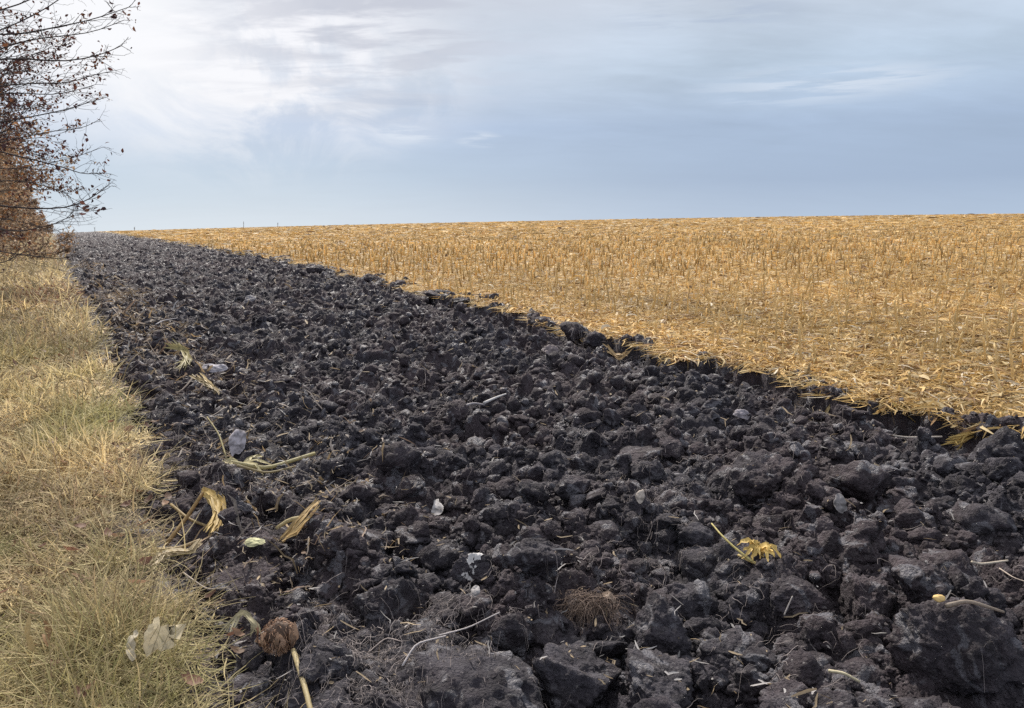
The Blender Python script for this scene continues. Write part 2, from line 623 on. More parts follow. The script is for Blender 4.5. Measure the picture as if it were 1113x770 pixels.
def rots(n, rng, flat=False):
    a = rng.uniform(0, 2 * math.pi, n)
    b = rng.uniform(-.6, .6, n) if flat else rng.uniform(-math.pi, math.pi, n)
    c = rng.uniform(-.6, .6, n)
    ca, sa, cb, sb, cc, sc_ = np.cos(a), np.sin(a), np.cos(b), np.sin(b), np.cos(c), np.sin(c)
    Rz = np.zeros((n, 3, 3)); Rz[:, 0, 0] = ca; Rz[:, 0, 1] = -sa; Rz[:, 1, 0] = sa; Rz[:, 1, 1] = ca; Rz[:, 2, 2] = 1
    Rx = np.zeros((n, 3, 3)); Rx[:, 1, 1] = cb; Rx[:, 1, 2] = -sb; Rx[:, 2, 1] = sb; Rx[:, 2, 2] = cb; Rx[:, 0, 0] = 1
    Ry = np.zeros((n, 3, 3)); Ry[:, 0, 0] = cc; Ry[:, 0, 2] = sc_; Ry[:, 2, 0] = -sc_; Ry[:, 2, 2] = cc; Ry[:, 1, 1] = 1
    return Rz @ Rx @ Ry


def screen(x, y, z):
    """picture position and depth of a world point (used to pick what shows largest)"""
    dz = z - EYE
    f = y * math.cos(PITCH) - dz * math.sin(PITCH)
    u = y * math.sin(PITCH) + dz * math.cos(PITCH)
    f = np.maximum(f, .01)
    return CX + F_PX * x / f, CY - F_PX * u / f, f


CLOD_MESH = {}


def clod_mesh(k, sub=4):
    if (k, sub) not in CLOD_MESH:
        me = npmesh('soil_clod', VAR[k, sub], [ICO[sub][1]])
        me.materials.append(M_SOIL)
        CLOD_MESH[k, sub] = me
    return CLOD_MESH[k, sub]


# clods one can point to: picture x, y of the middle, width px, height px, shape, label
BIG = [
    (622, 728, 112, 84, 'block', 'large squared soil block with a flat front face and pale rim along its top'),
    (1030, 724, 108, 100, 'round', 'big very dark rounded clod beside the small upright grey clod'),
    (512, 748, 150, 66, 'round', 'broad bluish dark clod beside the large squared soil block, pale roots on it'),
    (716, 690, 72, 58, 'block', 'grey angular clod just above the brownish rounded clod'),
    (715, 748, 84, 66, 'round', 'brownish rounded clod with a pale fleck on its crown'),
    (1062, 757, 44, 48, 'round', 'small upright grey clod leaning on the big very dark clod'),
    (832, 522, 80, 52, 'round', 'wide grey rounded clod upslope from the yellow maize husk'),
    (790, 512, 60, 44, 'round', 'clod touching the wide grey rounded clod, darker and smaller'),
    (432, 512, 50, 42, 'round', 'grey dome shaped clod upslope from the square white chip'),
    (945, 640, 72, 60, 'block', 'tall dark clod next to the pale topped clod with the yellow lump'),
    (1000, 650, 66, 52, 'block', 'clod with a pale grey fibrous top beside the yellow lump'),
    (1040, 628, 62, 44, 'round', 'rough clod under the pale curved root'),
    (420, 652, 84, 66, 'round', 'rounded grey clod with fine pale roots, downslope from the square white chip'),
    (542, 612, 42, 54, 'block', 'dark clod tucked beside the white crusted clod'),
    (575, 640, 66, 52, 'block', 'angular clod between the white crusted clod and the brown root tuft'),
    (1088, 488, 74, 46, 'block', 'massive dark clod pressed into the furrow wall below the straw tangle'),
    (690, 496, 54, 30, 'round', 'low wide clod in the middle of the ploughed strip'),
    (614, 492, 54, 34, 'round', 'low lumpy clod with a dull grey crown in mid strip'),
    (626, 360, 38, 26, 'block', 'dark upright clod standing on the furrow wall against the stubble'),
    (648, 366, 26, 22, 'round', 'smaller clod joined to the dark upright clod on the furrow wall'),
    (588, 348, 26, 13, 'round', 'flat dark clod lying at the stubble edge before the upright clod'),
    (502, 326, 26, 13, 'round', 'dark jagged clod poking over the stubble edge halfway along it'),
    (472, 320, 22, 10, 'round', 'low dark clod on the stubble edge beside the jagged clod'),
    (400, 302, 22, 10, 'round', 'flat dark clod thrown onto the stubble edge far along it'),
    (345, 294, 24, 9, 'round', 'farthest flat dark clod thrown out onto the straw'),
    (860, 655, 70, 40, 'round', 'broad brown clod downslope from the yellow maize husk'),
    (930, 522, 60, 44, 'round', 'clod with one pale face, upslope from the yellow maize husk'),
    (385, 540, 46, 40, 'round', 'bluish clod beside the end of the long pale maize stalk'),
    (265, 632, 64, 36, 'round', 'smooth black clod below the small greenish white chip'),
    (470, 590, 50, 36, 'round', 'knobbly clod just below the square white chip'),
    (760, 610, 54, 36, 'round', 'bluish knobbly clod by the tip of the yellow maize husk'),
    (660, 580, 50, 34, 'round', 'crumbling clod upslope from the brown root tuft'),
    (1065, 560, 56, 38, 'round', 'rough purple brown clod by the edge of the wall shade'),
]

PROPS_PX = [(303, 700, 20), (325, 740, 16), (215, 575, 36), (325, 570, 28), (300, 504, 44), (258, 512, 24), (240, 480, 16), (190, 390, 16), (228, 420, 18), (820, 605, 34), (795, 585, 16),
            (472, 551, 14), (513, 608, 26), (258, 476, 14), (232, 398, 14), (695, 535, 8), (278, 591, 10), (1022, 660, 22), (640, 655, 34), (265, 678, 22), (1075, 624, 22), (535, 437, 16), (500,640,10)]
ex = np.array([(*ground_at(a, b), c) for a, b, c in PROPS_PX])

SPLAT = []


def add_clod(s, l, z, size, k, rot, label, group, sub=4, sc=(1, 1, 1)):
    o = bpy.data.objects.new('soil_clod', clod_mesh(k, sub))
    x, y = to_xy(s, l)
    SPLAT.append((VAR[k, 4] * (np.array(sc) * size)) @ np.array(Euler(rot).to_matrix()).T + np.array([x, y, z]))
    o.location = (x, y, z)
    o.rotation_euler = rot
    o.scale = (size * sc[0], size * sc[1], size * sc[2])
    COL.objects.link(o)
    tag(o, label, 'soil clod', group)
    return o


big_sl = []
for i, (px, py, w, h, kind, lab) in enumerate(BIG):
    s, l = ground_at(px, py + h * .35)
    x, y = to_xy(s, l)
    dist = math.sqrt(x * x + y * y + (EYE) ** 2)
    mpp = dist / F_PX * .97
    size = w * mpp * .60
    k = {'block': (0, 3, 6, 9), 'round': (2, 5, 8, 11, 1, 4)}[kind][i % (4 if kind == 'block' else 6)]
    hz = max(.75, min(1.5, h / w * 1.5))
    zz = float(soil_z(np.array([s]), np.array([l]))[0])
    if py < 380: zz = float(terr(s, l))
    rr = random.Random(i + 3)
    add_clod(s, l, zz + size * (.42 if kind == 'block' else .24) * hz, size, k, (rr.uniform(-.25, .25), rr.uniform(-.25, .25), rr.uniform(0, 6.28)), lab, 'soil clods of the ploughed strip', 5 if w > 60 else 4, (1, 1, hz))
    big_sl.append((s, l, size))
big_sl = np.array(big_sl)

rr_e = random.Random(77)
for q in range(84):
    s = 1.6 * (60 / 1.6) ** rr_e.random()
    l = float(edge_r(np.array([s]))[0]) + rr_e.choice((rr_e.uniform(-.16, .12), rr_e.uniform(-.05, .36)))
    sz = rr_e.uniform(.035, .10) * min(2.0, max(1, s / 12))
    zz = float(terr(s, l)) + rr_e.uniform(-.08, .05)
    add_clod(s, l, zz, sz, rr_e.randrange(NVAR), (rr_e.uniform(-.5, .5), rr_e.uniform(-.5, .5), rr_e.uniform(0, 6.28)), 'dark soil clod stuck on the rim of the furrow wall among the straw', 'soil clods on the furrow wall rim', 4, (1, 1, rr_e.uniform(.7, 1.2)))

# all the other clods: the 300 or so that show largest as objects, the rest as one object
rng = np.random.default_rng(21)
NC = 360000
rr = np.exp(rng.uniform(math.log(2.0), math.log(95), NC))
aa = rng.uniform(-.16, 1.25, NC)
cs, cl = rr * np.cos(aa), rr * np.sin(aa)
size = .0095 * (1 - rng.random(NC)) ** (-1 / 2.0)
size = np.minimum(size, .125 * rng.uniform(.5, 1, NC))
spill = np.abs(rng.normal(0, .16, NC)) * (rng.random(NC) < .5) * (fbm(cs * 1.7, cl * 0, 151, 2) > -.1)
inside = (cl > edge_l(cs) + .03) & (cl < edge_r(cs) - .02 + rng.normal(0, .05, NC) - size + spill)
vis = size / rr * F_PX > 1.4
vis &= ~((edge_r(cs) - cl < .5) & (cs < 14) & (size > .05))
clump = fbm(cs * .8, cl * .8, 61, 3) > -.28
keep = inside & vis & (clump | (size > .05))
for (s0, l0, c0) in ex:
    d = math.hypot(s0, l0)
    keep &= ~((np.hypot(cs - s0, cl - l0) < c0 * d / F_PX + size * .8) & (size > .012))
for (s0, l0, z0) in big_sl:
    keep &= ~((np.hypot(cs - s0, cl - l0) < z0 * .8 + size * .5) & (size > .02))
cs, cl, size, rr = cs[keep], cl[keep], size[keep], rr[keep]
cz = soil_z(cs, cl, fine=False)
cz = np.where(cl > edge_r(cs) - .02, np.maximum(cz, terr(cs, cl) + .015), cz)
x_, y_ = to_xy(cs, cl)
sx_, sy_, dep = screen(x_, y_, cz)
px_size = 2 * size / dep * F_PX
inview = (sx_ > -10) & (sx_ < 1123) & (sy_ < 785)
order = np.argsort(np.where(inview, -px_size, 0))
# drop those buried in a larger neighbour
chosen = []
for j in order[:900]:
    ok = True
    for c in chosen:
        if math.hypot(cs[j] - cs[c], cl[j] - cl[c]) < .62 * (size[j] + size[c]): ok = False; break
    if ok: chosen.append(j)
    if len(chosen) >= 196: break
chosen = np.array(chosen)
n_lab = {'near': 'crumbly near black soil clod lying among others in the near part of the ploughed strip',
         'mid': 'dark soil clod among many alike farther along the ploughed strip',
         'edge': 'dark soil clod lying close under the stubble field edge',
         'verge': 'dark soil clod lying close beside the grass verge'}
for j in chosen:
    zone = 'near' if rr[j] < 6 else 'mid'
    if edge_r(cs[j:j + 1])[0] - cl[j] < .8: zone = 'edge'
    elif cl[j] - edge_l(cs[j:j + 1])[0] < .6: zone = 'verge'
    r_ = random.Random(int(j))
    add_clod(cs[j], cl[j], cz[j] + size[j] * .24, size[j], r_.randrange(NVAR), (r_.uniform(-.5, .5), r_.uniform(-.5, .5), r_.uniform(0, 6.28)),
             n_lab[zone], {'near': 'soil clods of the near strip', 'mid': 'soil clods of the far strip', 'edge': 'soil clods under the stubble edge', 'verge': 'soil clods beside the verge'}[zone])
mask = np.ones(len(cs), bool); mask[chosen] = False
print('clods', len(cs), 'individual', len(chosen), 'smallest px', px_size[chosen].min())
bag = Bag()
idx_all = np.nonzero(mask)[0]
sub_of = np.where(px_size > 30, 4, np.where(px_size > 11, 3, np.where(px_size > 4.5, 2, 1)))
var_of = rng.integers(0, NVAR, len(cs))
for k in range(NVAR):
    for sub in (1, 2, 3, 4):
        ii = idx_all[(var_of[idx_all] == k) & (sub_of[idx_all] == sub)]
        if not len(ii): continue
        V0, F0 = VAR[k, sub], ICO[sub][1]
        R = rots(len(ii), rng)
        V = np.einsum('bij,vj->bvi', R, V0) * size[ii][:, None, None]
        c = np.stack([x_[ii], y_[ii], cz[ii] + size[ii] * .24], -1)
        V = V + c[:, None]
        Fb = (F0[None] + (np.arange(len(ii)) * len(V0))[:, None, None]).reshape(-1, 3)
        bag.add(V.reshape(-1, 3), Fb)
tag(obj('small_soil_clods', bag.mesh('small_soil_clods'), M_SOIL), 'countless small dark clods and crumbs covering the ploughed strip', 'soil crumbs', kind='stuff')
print('stuff clod verts', bag.n)


# the real top of soil and clods together, so that light things can lie on it
TS0, TS1, TL0, TL1, TR = -.5, 16.0, -.2, 7.0, .009
TOP = np.full((int((TS1 - TS0) / TR), int((TL1 - TL0) / TR)), -9.0)
gs, gl = np.meshgrid(TS0 + TR * np.arange(TOP.shape[0]), TL0 + TR * np.arange(TOP.shape[1]), indexing='ij')
TOP[:] = soil_z(gs, gl)


def splat(V):
    a, c = to_sl(V[:, 0], V[:, 1])
    i, j = ((a - TS0) / TR).astype(int), ((c - TL0) / TR).astype(int)
    k = (i > 0) & (i < TOP.shape[0] - 1) & (j > 0) & (j < TOP.shape[1] - 1)
    i, j, z = i[k], j[k], V[k, 2]
    np.maximum.at(TOP, (i, j), z)
    for d in ((1, 0), (0, 1), (-1, 0), (0, -1)): np.maximum.at(TOP, (i + d[0], j + d[1]), z)


for V in SPLAT: splat(V)
for V in bag.v: splat(V.astype(float))


def surf(s, l):
    s, l = np.asarray(s, float), np.asarray(l, float)
    i, j = ((s - TS0) / TR).astype(int), ((l - TL0) / TR).astype(int)
    k = (i >= 0) & (i < TOP.shape[0]) & (j >= 0) & (j < TOP.shape[1])
    z = np.empty(s.shape)
    z[k] = TOP[i[k], j[k]]
    if (~k).any(): z[~k] = soil_z(s[~k], l[~k], fine=False) + .025
    return z


# ------------------------------------------------------------------ root fibres and straw bits lying in the soil
def strip_samples(n, rng, r0, r1, a0=-.12, a1=1.25, power=1.0):
    r = np.exp(rng.uniform(math.log(r0), math.log(r1), n))
    a = rng.uniform(a0, a1, n)
    return r * np.cos(a), r * np.sin(a), r


rng = np.random.default_rng(33)
s, l, r = strip_samples(150000, rng, 2.0, 40)
el_ = edge_l(s)
patch = fbm(s * 1.3, l * 1.3, 81, 3)
band = np.exp(-((l - el_ - .7) / .55) ** 2)
prob = np.clip(.10 + 1.6 * (patch - .10) + .25 * band, 0.05, 1) * np.clip(1.2 * (fbm(s * 5, l * 5, 87, 2) + .35), .05, 1)
ok = (l > el_ - .05) & (l < edge_r(s) - .1) & (rng.random(len(s)) < prob * .62)
s, l, r = s[ok], l[ok], r[ok]
n = len(s); NP = 7
ang = rng.uniform(0, 2 * math.pi, n)
length = rng.uniform(.03, .17, n) * np.clip(r / 5, .8, 1.8)
cur = rng.normal(0, 3.2, (n, 1)) * np.linspace(-.5, .5, NP)[None] + rng.normal(0, .35, (n, NP)).cumsum(1)
dirs = ang[:, None] + cur
stp = (length / (NP - 1))[:, None]
ps = s[:, None] + np.cumsum(np.cos(dirs) * stp, 1); pl = l[:, None] + np.cumsum(np.sin(dirs) * stp, 1)
pz = surf(ps.ravel(), pl.ravel()).reshape(ps.shape)
pz = .6 * pz + .4 * pz.max(1, keepdims=True) + rng.uniform(-.004, .012, (n, 1)) + rng.normal(0, .005, (n, NP)) + (rng.random((n, 1)) < .25) * np.linspace(0, 1, NP)[None] * rng.uniform(0, .07, (n, 1))
xx, yy = to_xy(ps, pl)
P = np.stack([xx, yy, pz], -1)
rad = (rng.uniform(.0005, .0014, n) * np.clip(r / 4, 1, 4))[:, None] * np.linspace(1, .5, NP)[None]
tone = rng.uniform(.09, .36, (n, 1)) * np.array([[1.0, .86, .84]])
bag = Bag(); tubes(bag, P, rad, 3, tone, cap=False)
tag(obj('root_fibres', bag.mesh('root_fibres'), M_ROOT), 'fine pale root fibres tangled over the ploughed soil', 'root fibres', kind='stuff')
print('fibres', n)

s, l, r = strip_samples(70000, rng, 2.2, 95)
el_ = edge_l(s)
band = np.exp(-((l - el_ - .75) / .45) ** 2) * (r > 4.0)
prob = .14 + .75 * band + .25 * (fbm(s * .9, l * .9, 85, 3) > .18)
prob = prob * np.where((r < 5.5) & (l > el_ + 1.6), .45, 1)
ok = (l > el_) & (l < edge_r(s) - .08) & (rng.random(len(s)) < prob * .55)
s, l, r = s[ok], l[ok], r[ok]
n = len(s); NP = 4
ang = rng.uniform(0, 2 * math.pi, n) + 0 * r
length = .012 + .10 * rng.random(n) ** 2.2; length = length * np.clip(r / 6, .8, 2.8)
dirs = ang[:, None] + rng.normal(0, .35, (n, NP))
stp = (length / (NP - 1))[:, None]
ps = s[:, None] + np.cumsum(np.cos(dirs) * stp, 1); pl = l[:, None] + np.cumsum(np.sin(dirs) * stp, 1)
z0 = surf(ps.ravel(), pl.ravel()).reshape(ps.shape).max(1, keepdims=True)
pz = z0 + rng.uniform(-.005, .015, (n, 1)) + np.linspace(-.5, .5, NP)[None] * rng.normal(0, .35, (n, 1)) * length[:, None]
xx, yy = to_xy(ps, pl)
N = np.repeat(norm(np.stack([rng.normal(0, .5, n), rng.normal(0, .5, n), np.ones(n)], -1))[:, None], NP, 1)
W = (rng.uniform(.0015, .007, n) ** 1.0 * np.clip(r / 6, .7, 2.6))[:, None] * np.array([[.55, 1, .9, .3]])
tone = np.where(rng.random((n, 1)) < .45, np.array([[.36, .34, .34]]), np.array([[.34, .26, .17]])) * rng.uniform(.45, 1.25, (n, 1))
bag = Bag(); ribbons(bag, np.stack([xx, yy, pz], -1), W, N, tone, .25)
n = 7000
r = np.exp(rng.uniform(math.log(3.2), math.log(30), n))
s = r; el_ = edge_l(s)
l = el_ + np.abs(rng.normal(.62, .26, n)) + .25 * fbm(s * .7, s * 0, 181, 2)
keepb = rng.random(n) < np.clip(.5 + 1.4 * fbm(s * .9, l * 1.6, 182, 2), .08, 1) * np.clip((r - 2.6) / 2.5, .15, 1)
s, l, r = s[keepb], l[keepb], r[keepb]; n = len(s); NP = 5
length = (.04 + .2 * rng.random(n) ** 2) * np.clip(r / 8, .8, 1.8)
dirs = rng.uniform(0, 2 * math.pi, n)[:, None] + rng.normal(0, .4, (n, NP)).cumsum(1)
stp = (length / (NP - 1))[:, None]
ps = s[:, None] + np.cumsum(np.cos(dirs) * stp, 1); pl = l[:, None] + np.cumsum(np.sin(dirs) * stp, 1)
z0 = surf(ps.ravel(), pl.ravel()).reshape(ps.shape)
pz = .4 * z0 + .6 * z0.max(1, keepdims=True) + rng.uniform(-.01, .015, (n, 1)) + np.linspace(-.5, .5, NP)[None] * rng.normal(0, .5, (n, 1)) * length[:, None]
xx, yy = to_xy(ps, pl)
N = np.repeat(norm(np.stack([rng.normal(0, .6, n), rng.normal(0, .6, n), np.ones(n)], -1))[:, None], NP, 1)
W = (.0015 + .011 * rng.random(n) ** 2)[:, None] * np.clip(r / 8, .8, 1.6)[:, None] * np.array([[.5, 1, .9, .8, .2]])
q = rng.random((n, 1))
tone = np.where(q < .4, np.array([[.40, .34, .30]]), np.where(q < .75, np.array([[.36, .26, .15]]), np.array([[.24, .17, .13]]))) * rng.uniform(.4, 1.25, (n, 1))
ribbons(bag, np.stack([xx, yy, pz], -1), W, N, tone, .3)
tag(obj('straw_bits', bag.mesh('straw_bits'), M_STRAW), 'scattered pale straw and leaf bits lying over the ploughed soil', 'straw bits', kind='stuff')

# ------------------------------------------------------------------ dry grass verge
rng = np.random.default_rng(44)


def grass(n, r0, r1, a0, a1):
    r = np.exp(rng.uniform(math.log(r0), math.log(r1), n))
    a = rng.uniform(a0, a1, n)
    s, l = r * np.cos(a), r * np.sin(a)
    e = edge_l(s)
    ok = (l < e - .07 + rng.normal(.0, .08, n) + .22 * fbm(s * 4, s * 0 + 2, 131, 3)) & (l > -9)
    # thin spots
    ok &= rng.random(n) < np.clip(.95 + 1.0 * fbm(s * 2.2, l * 2.2, 93, 3), .4, 1)
    s, l, r = s[ok], l[ok], r[ok]
    n = len(s); NP = 5
    x, y = to_xy(s, l)
    z = terr(s, l) + .05 * fbm(s * 3, l * 3, 91, 3)
    clumpn = fbm(s * 3.1, l * 3.1, 95, 2)
    L = rng.uniform(.07, .30, n) * (1 + 1.1 * clumpn) * np.clip(r / 9, 1, 1.25)
    head = rng.uniform(0, 2 * math.pi, n) + 1.5 * fbm(s * 1.7, l * 1.7, 97, 2)
    lean = np.clip(rng.normal(.84, .42, n), .03, 1.5)
    bend = rng.uniform(.1, 1.5, n)
    t = np.linspace(0, 1, NP)
    th = lean[:, None] + bend[:, None] * t[None]
    hd = head[:, None] + rng.normal(0, .5, n)[:, None] * t[None] * 1.5
    st = (L / (NP - 1))[:, None]
    dx = np.sin(th) * np.cos(hd) * st; dy = np.sin(th) * np.sin(hd) * st; dz = np.cos(th) * st
    P = np.stack([x[:, None] + np.cumsum(dx, 1) - dx[:, :1], y[:, None] + np.cumsum(dy, 1) - dy[:, :1], np.maximum(z[:, None] - .01 + np.cumsum(dz, 1) - dz[:, :1], z[:, None] + rng.uniform(.0, .045, n)[:, None])], -1)
    side = np.stack([-np.sin(hd), np.cos(hd), np.zeros_like(hd)], -1)
    T = norm(np.gradient(P, axis=1))
    N = norm(np.cross(side, T) + .35 * rng.normal(size=(n, 1, 3)))
    W = (rng.uniform(.0010, .0028, n) * np.clip(r / 3.2, 1, 7))[:, None] * np.array([[.8, 1, .9, .65, .12]])
    green = np.clip(fbm(s * 1.15 + 4, l * 1.15, 99, 3) * 2.4 + rng.normal(0, .22, n) + .02, 0, 1)[:, None] * np.clip(1.4 - r / 12, .12, 1)[:, None]
    straw = np.array([[.67, .54, .31]]) * rng.uniform(.45, 1.35, (n, 1)) * np.clip(1 + 1.1 * fbm(s * .9, l * .9, 107, 3), .6, 1.4)[:, None]
    brown = np.array([[.37, .265, .17]]) * rng.uniform(.4, 1.25, (n, 1))
    grn = np.array([[.33, .33, .13]]) * rng.uniform(.6, 1.2, (n, 1))
    mixb = (rng.random((n, 1)) < .28 + .5 * np.clip(fbm(s * 1.6, l * 1.6, 103, 2), -.3, .5)[:, None])
    c = np.where(mixb, brown, straw)
    c = c * (1 - green * .75) + grn * green * .75
    return P, W, N, c


bag = Bag()
for args in ((105000, 2.0, 4.5, -.9, .42), (110000, 4.5, 12, -.45, .22), (90000, 12, 120, -.22, .1)):
    P, W, N, c = grass(*args)
    ribbons(bag, P, W, N, c)
tag(obj('dry_grass', bag.mesh('dry_grass'), M_GRASS), 'dry straw coloured grass with green patches along the ploughed strip', 'grass', kind='stuff')
print('grass verts', bag.n)

# longer dead stems over the verge
bag = Bag()
n = 2600
r = np.exp(rng.uniform(math.log(2.1), math.log(16), n)); a = rng.uniform(-.8, .4, n)
s, l = r * np.cos(a), r * np.sin(a)
ok = l < edge_l(s) - .1
s, l, r = s[ok], l[ok], r[ok]; n = len(s)
x, y = to_xy(s, l); z = terr(s, l); NP = 6
L = rng.uniform(.2, .5, n); head = rng.uniform(0, 6.28, n); lean = rng.uniform(.5, 1.55, n); t = np.linspace(0, 1, NP)
hd = head[:, None] + rng.normal(0, .5, (n, 1)) * t; th = lean[:, None] + rng.normal(.15, .3, (n, 1)) * t
st = (L / 5)[:, None]
P = np.stack([x[:, None] + np.cumsum(np.sin(th) * np.cos(hd) * st, 1), y[:, None] + np.cumsum(np.sin(th) * np.sin(hd) * st, 1), np.maximum(z[:, None] + np.cumsum(np.cos(th) * st, 1), z[:, None] + rng.uniform(.02, .07, (n, 1)))], -1)
tubes(bag, P, (rng.uniform(.0008, .0019, n) * np.clip(r / 4, 1, 2.5))[:, None] * np.linspace(1, .5, NP)[None], 3, np.array([[.40, .33, .20]]) * rng.uniform(.5, 1.2, (n, 1)), cap=False)
tag(obj('dead_grass_stems', bag.mesh('dead_grass_stems'), M_GRASS), 'long dead grass stems lying over the verge', 'grass stems', kind='stuff')

# fallen leaves on the verge
bag = Bag()
n = 2600
c0 = np.array(ground_at(48, 325))
s = np.concatenate([rng.normal(c0[0], 1.4, 1500), np.exp(rng.uniform(math.log(2.5), math.log(40), 1100))])
l = np.concatenate([rng.normal(c0[1], .42, 1500), rng.uniform(-5, .8, 1100)])
ok = l < edge_l(s) + .12
s, l = s[ok], l[ok]; n = len(s)
x, y = to_xy(s, l); z = terr(s, l) + rng.uniform(.03, .11, n)
NP = 4; hd = rng.uniform(0, 6.28, n); L = rng.uniform(.04, .085, n)
tt = np.linspace(-.5, .5, NP)
tl = rng.normal(0, .4, n)
P = np.stack([x[:, None] + np.cos(hd)[:, None] * tt * L[:, None], y[:, None] + np.sin(hd)[:, None] * tt * L[:, None], z[:, None] + np.sin(tl)[:, None] * tt * L[:, None] + .012 * (tt ** 2 * 4)[None]], -1)
N = np.repeat(norm(np.stack([rng.normal(0, .4, n), rng.normal(0, .4, n), np.ones(n)], -1))[:, None], NP, 1)
ribbons(bag, P, (L * .3)[:, None] * np.array([[.15, 1, .85, .1]]), N, np.where(rng.random((n, 1)) < .6, np.array([[.19, .10, .07]]), np.array([[.30, .19, .13]])) * rng.uniform(.5, 1.3, (n, 1)), .3)
tag(obj('fallen_leaves', bag.mesh('fallen_leaves'), M_LEAF), 'reddish brown fallen leaves lying on the grass verge', 'leaves', kind='stuff')

# ------------------------------------------------------------------ stubble field: litter, stubs
rng = np.random.default_rng(55)


def litter(bag, n, r0, r1, kr):
    r = np.exp(rng.uniform(math.log(r0), math.log(r1), n)); a = rng.uniform(-.02, 1.3, n)
    s, l = r * np.cos(a), r * np.sin(a)
    ok = l > edge_r(s) - .03 + rng.normal(0, .03, n)
    s, l, r = s[ok], l[ok], r[ok]; n = len(s); NP = 5
    hd = rng.uniform(0, 2 * math.pi, n)
    L = rng.uniform(.05, .34, n) * np.clip(r / 22, 1, 5)
    dirs = hd[:, None] + rng.normal(0, .32, (n, NP)).cumsum(1)
    st = (L / (NP - 1))[:, None]
    ps = s[:, None] + np.cumsum(np.cos(dirs) * st, 1); pl = l[:, None] + np.cumsum(np.sin(dirs) * st, 1)
    bz = rng.uniform(.0, .05, (n, 1)) * np.clip(r / 22, 1, 2.5)[:, None]
    arch = rng.normal(.01, .02, (n, 1)) * (1 - (np.linspace(-1, 1, NP) ** 2))[None] + np.linspace(-.5, .5, NP)[None] * rng.normal(0, .035, (n, 1))
    pz = terr(ps, pl) + np.maximum(bz + arch, .006)
    xx, yy = to_xy(ps, pl)
    N = np.repeat(norm(np.stack([rng.normal(0, .55, n), rng.normal(0, .55, n), np.ones(n)], -1))[:, None], NP, 1)
    W = (.0018 + .010 * rng.random(n) ** 2.2) + .014 * (rng.random(n) < .025); W = (W * np.clip(r / 13, 1, 7))[:, None] * np.array([[.6, 1, 1, .8, .25]])
    q = rng.random((n, 1))
    c = np.where(q < .5, np.array([[.61, .41, .16]]), np.where(q < .72, np.array([[.64, .49, .26]]), np.where(q < .93, np.array([[.27, .155, .065]]), np.array([[.70, .61, .47]]))))
    c = c * rng.uniform(.55, 1.2, (n, 1)) * np.clip(1 + .4 * fbm(s * .12, l * .5, 141, 4), .75, 1.25)[:, None]
    ribbons(bag, np.stack([xx, yy, pz], -1), W, N, c, .25)


bag = Bag()
litter(bag, 190000, 4.5, 14, 1)
litter(bag, 150000, 14, 50, 1)
litter(bag, 60000, 50, 230, 1)
tag(obj('maize_straw_litter', bag.mesh('maize_straw_litter'), M_STRAW), 'golden maize straw and leaf litter covering the harvested field', 'straw litter', kind='stuff')

# standing stubs in drilled rows
row, step = .70, .19
rows = np.arange(6.3, 235, row)
cand = []
for lr in rows:
    s_max = math.sqrt(max(0, 235 ** 2 - lr ** 2))
    m = int(s_max / step)
    sv = np.arange(m) * step + rng.uniform(-.06, .06, m)
    lv = lr + rng.normal(0, .05, m)
    rr_ = np.hypot(sv, lv)
    k = rng.random(m) < np.clip(.78 * np.clip(26 / rr_, .12, 1), 0, 1)
    cand.append(np.stack([sv[k], lv[k]], -1))
cand = np.concatenate(cand)
s, l = cand[:, 0], cand[:, 1]
ok = (l > edge_r(s) + .05) & (s > -1)
s, l = s[ok], l[ok]
x, y = to_xy(s, l); z = terr(s, l)
px, py, dep = screen(x, y, z)
ok = (px > -60) & (px < 1180)
s, l, x, y, z, px, dep = (q[ok] for q in (s, l, x, y, z, px, dep))
H = np.clip(1.2 - dep / 70, .42, 1) * rng.uniform(.13, .36, len(s)) * np.where(rng.random(len(s)) < .2, 1.25, 1)
tiltx, tilty = rng.normal(0, .13, len(s)), rng.normal(0, .13, len(s))
ordr = np.argsort(-np.where((px > 2) & (px < 1110), H / dep, 0))
ind = ordr[:290]
rest = np.ones(len(s), bool); rest[ind] = False
print('stubs', len(s))


def stub_mesh(seed):
    r = np.random.default_rng(seed)
    b = Bag()
    zz = np.array([-.03, .0, .09, .1, .11, .19, .2, .21, .25])
    rd = .0115 * np.array([1.25, 1.2, 1.0, 1.16, .98, .95, 1.1, .93, .9])
    P = np.stack([.004 * np.sin(zz * 14 + seed), .004 * np.cos(zz * 11 + seed), zz], -1)
    tubes(b, P[None], rd[None], 9, np.array([[.74, .58, .31]]) * r.choice([.66, .8, .9, 1.0]))
    V = b.v[0]
    top = V[:, 2] > .24
    V[top, 2] += (V[top, 0] * r.uniform(-1.6, 1.6) + V[top, 1] * r.uniform(-1.6, 1.6)) + r.normal(0, .004, top.sum())
    st = b.mesh('stubble_stalk'); st.materials.append(M_STALK)
    b = Bag()
    for k in range(2):
        a = r.uniform(0, 6.28); t = np.linspace(0, 1, 6)
        rad = .012 + .09 * t ** 1.6 * r.uniform(.3, 1.1)
        P = np.stack([np.cos(a) * rad, np.sin(a) * rad, .03 + .06 * k + .13 * t - .16 * t ** 2 * r.uniform(.3, 1.2)], -1)
        N = np.stack([np.cos(a) * np.ones(6), np.sin(a) * np.ones(6), .4 * np.ones(6)], -1)
        ribbons(b, P[None], np.array([[.010, .012, .011, .008, .005, .001]]), N[None], np.array([[.58, .43, .2]]), .4)
    sh = b.mesh('leaf_sheath'); sh.materials.append(M_HUSK)
    return st, sh


